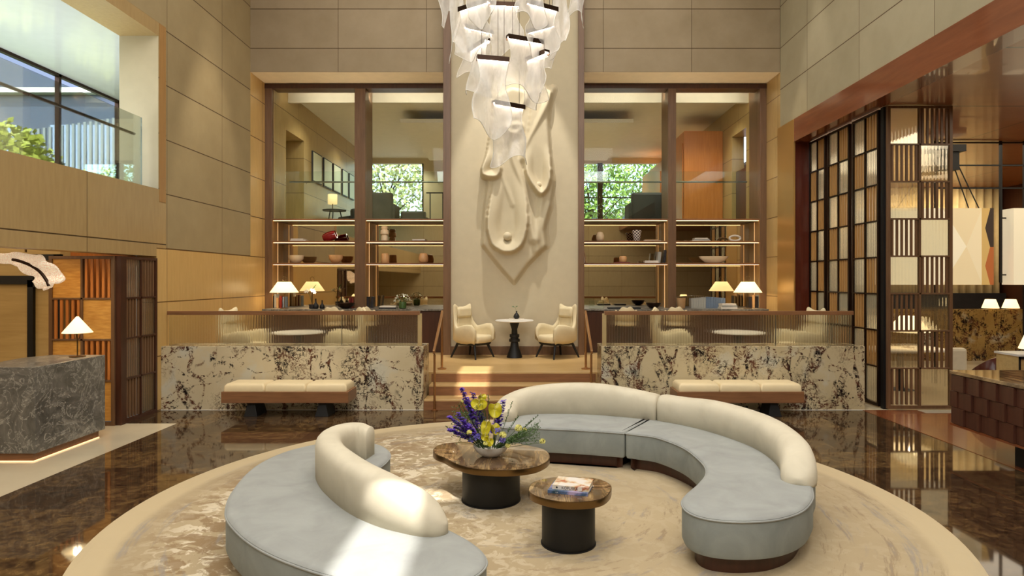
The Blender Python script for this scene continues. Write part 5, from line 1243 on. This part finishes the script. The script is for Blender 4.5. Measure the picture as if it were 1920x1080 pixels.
# ============================================================ OUTSIDE
S(box('ground_garden', M['green'], (-30, -8.5, -10, 40, 2.9, 3.15)), 'green garden bed outside the gallery', 'ground')
S(box('ground_back', M['concrete'], (-14, 14, 24.5, 60, 2.6, 3.0)), 'paved ground beyond the rear windows', 'ground')
def leaves(name, lb, cat, c, rad, n, sz, mat, trunk=None, group=None, seed=1):
    r2 = random.Random(seed); t = thing(name, lb, cat, c, 0, group); b = MB()
    for k in range(n):
        while True:
            q = Vector((r2.uniform(-1, 1), r2.uniform(-1, 1), r2.uniform(-1, 1)))
            if .25 < q.length < 1: break
        p = Vector((q.x*rad[0], q.y*rad[1], q.z*rad[2]+rad[2]+(trunk or 0)))
        u = Vector((r2.uniform(-1, 1), r2.uniform(-1, 1), r2.uniform(-1, 1))).normalized()*sz*r2.uniform(.6, 1.3); v2 = u.orthogonal().normalized()*sz*.35
        b.quad(p, p+u*.5+v2, p+u, p+u*.5-v2)
    b.build('foliage', mat, t, recalc=False)
    if trunk is not None:
        b = MB(); b.tube([(0, 0, 0), (.1, 0, trunk), (-.1, 0, trunk+rad[2])], [.12, .09, .04], 8)
        for k in range(8):
            a = k*.9; b.tube([(0, 0, trunk+rad[2]*.2*k/3), (math.cos(a)*rad[0]*.6, math.sin(a)*rad[1]*.6, trunk+rad[2]*(.6+.12*k))], [.05, .015], 6)
        b.build('trunk', M['bark'], t)
    return t
leaves('bamboo_bush', 'sunlit yellow green bamboo bush outside the gallery glass', 'bush', (-9.25, 11.6, 3.15), (.55, .9, .85), 1700, .14, M['green_light'], seed=2)
leaves('shrub', 'darker green shrub right of the bamboo bush', 'bush', (-9.55, 13.0, 3.15), (.5, .6, .65), 1000, .11, M['green'], seed=3)
leaves('hedge', 'low bright ground cover below the gallery glass end', 'bush', (-9.75, 15.2, 3.15), (.9, 1.1, .75), 2200, .08, M['green_light'], seed=4)
t = thing('slatted_fence', 'grey vertical slat fence behind the shrubs', 'fence', (-12.6, 15.5, 3.15))
b = MB(); [b.box(x*.14, x*.14+.06, 0, .05, 0, 2.4+.02*x) for x in range(-8, 26)]; b.build('slats', M['steel'], t)
t = thing('office_building', 'dark blue grey building with window bands across the garden', 'building', (-30, 19, 3.0))
bl = NT('blue_grey_cladding').fin(L(74, 84, 104), .25, 0); M['clad'] = bl
box('facade', bl, (0, 21.3, 0, 4, 0, 14), t)
wm = NT('sky_window').fin(L(150, 165, 190), .06, .3)
for k, (x0, x1) in enumerate(((2, 5), (6, 9), (10.2, 12.4), (13.2, 15), (16, 18.4), (19, 20.6))):
    box('window_band', wm, (x0, x1, -.03, 0, 1.4, 3.6), t); box('window_band', wm, (x0, x1, -.03, 0, 6.0, 8.4), t)
box('white_ledge', M['white'], (0, 21.3, -.25, 0, 4.5, 4.65), t)
box('dark_plinth', M['charcoal'], (0, 21.3, -.06, 0, 0, 1.2), t)
for k, (x, y, h, r, n, m) in enumerate(((-6.2, 29, 1.6, (2.3, 1.5, 2.2), 2200, 'tree_pale'), (-1.2, 33, 1.5, (2.4, 1.5, 2.4), 2200, 'tree_pale'), (3.0, 28.5, .8, (1.9, 1.2, 2.3), 2400, 'green_tree'), (6.2, 30, 1.2, (2.0, 1.3, 2.2), 2000, 'green_tree'))):
    leaves('tree', ['pale blossoming tree seen through the left rear window', 'pale tree behind the left rear window, nearer the pier', 'green tree directly behind the right rear window', 'green tree at the right of the right rear window'][k], 'tree', (x, y, 3.0), r, n, .22, M[m], h, 'trees beyond the lounge', 10+k)
t = thing('neighbour_building', 'pale blue building beyond the right rear window', 'building', (2, 36, 3)); box('facade', plain('pale_blue_wall', (150, 170, 190), .8), (0, 8, 0, 3, 0, 2.6), t); box('roof', M['concrete'], (-.3, 8.3, -.3, 3.3, 2.6, 2.8), t)
for x in (1, 3, 5): box('window', M['charcoal'], (x, x+1.1, -.03, 0, .6, 1.8), t)
# art that the bronze mirrors pick up from the rear wall
t = thing('abstract_painting', 'orange and blue abstract painting on the wall behind the camera', 'painting', (-1.4, -5.99, .9)); box('canvas', cover_mat('orange_blue_abstract', [(.4, (206, 118, 62)), (.5, (224, 196, 150)), (.6, (44, 82, 140))], .9), (0, 2.6, 0, .04, 0, 2.6), t)
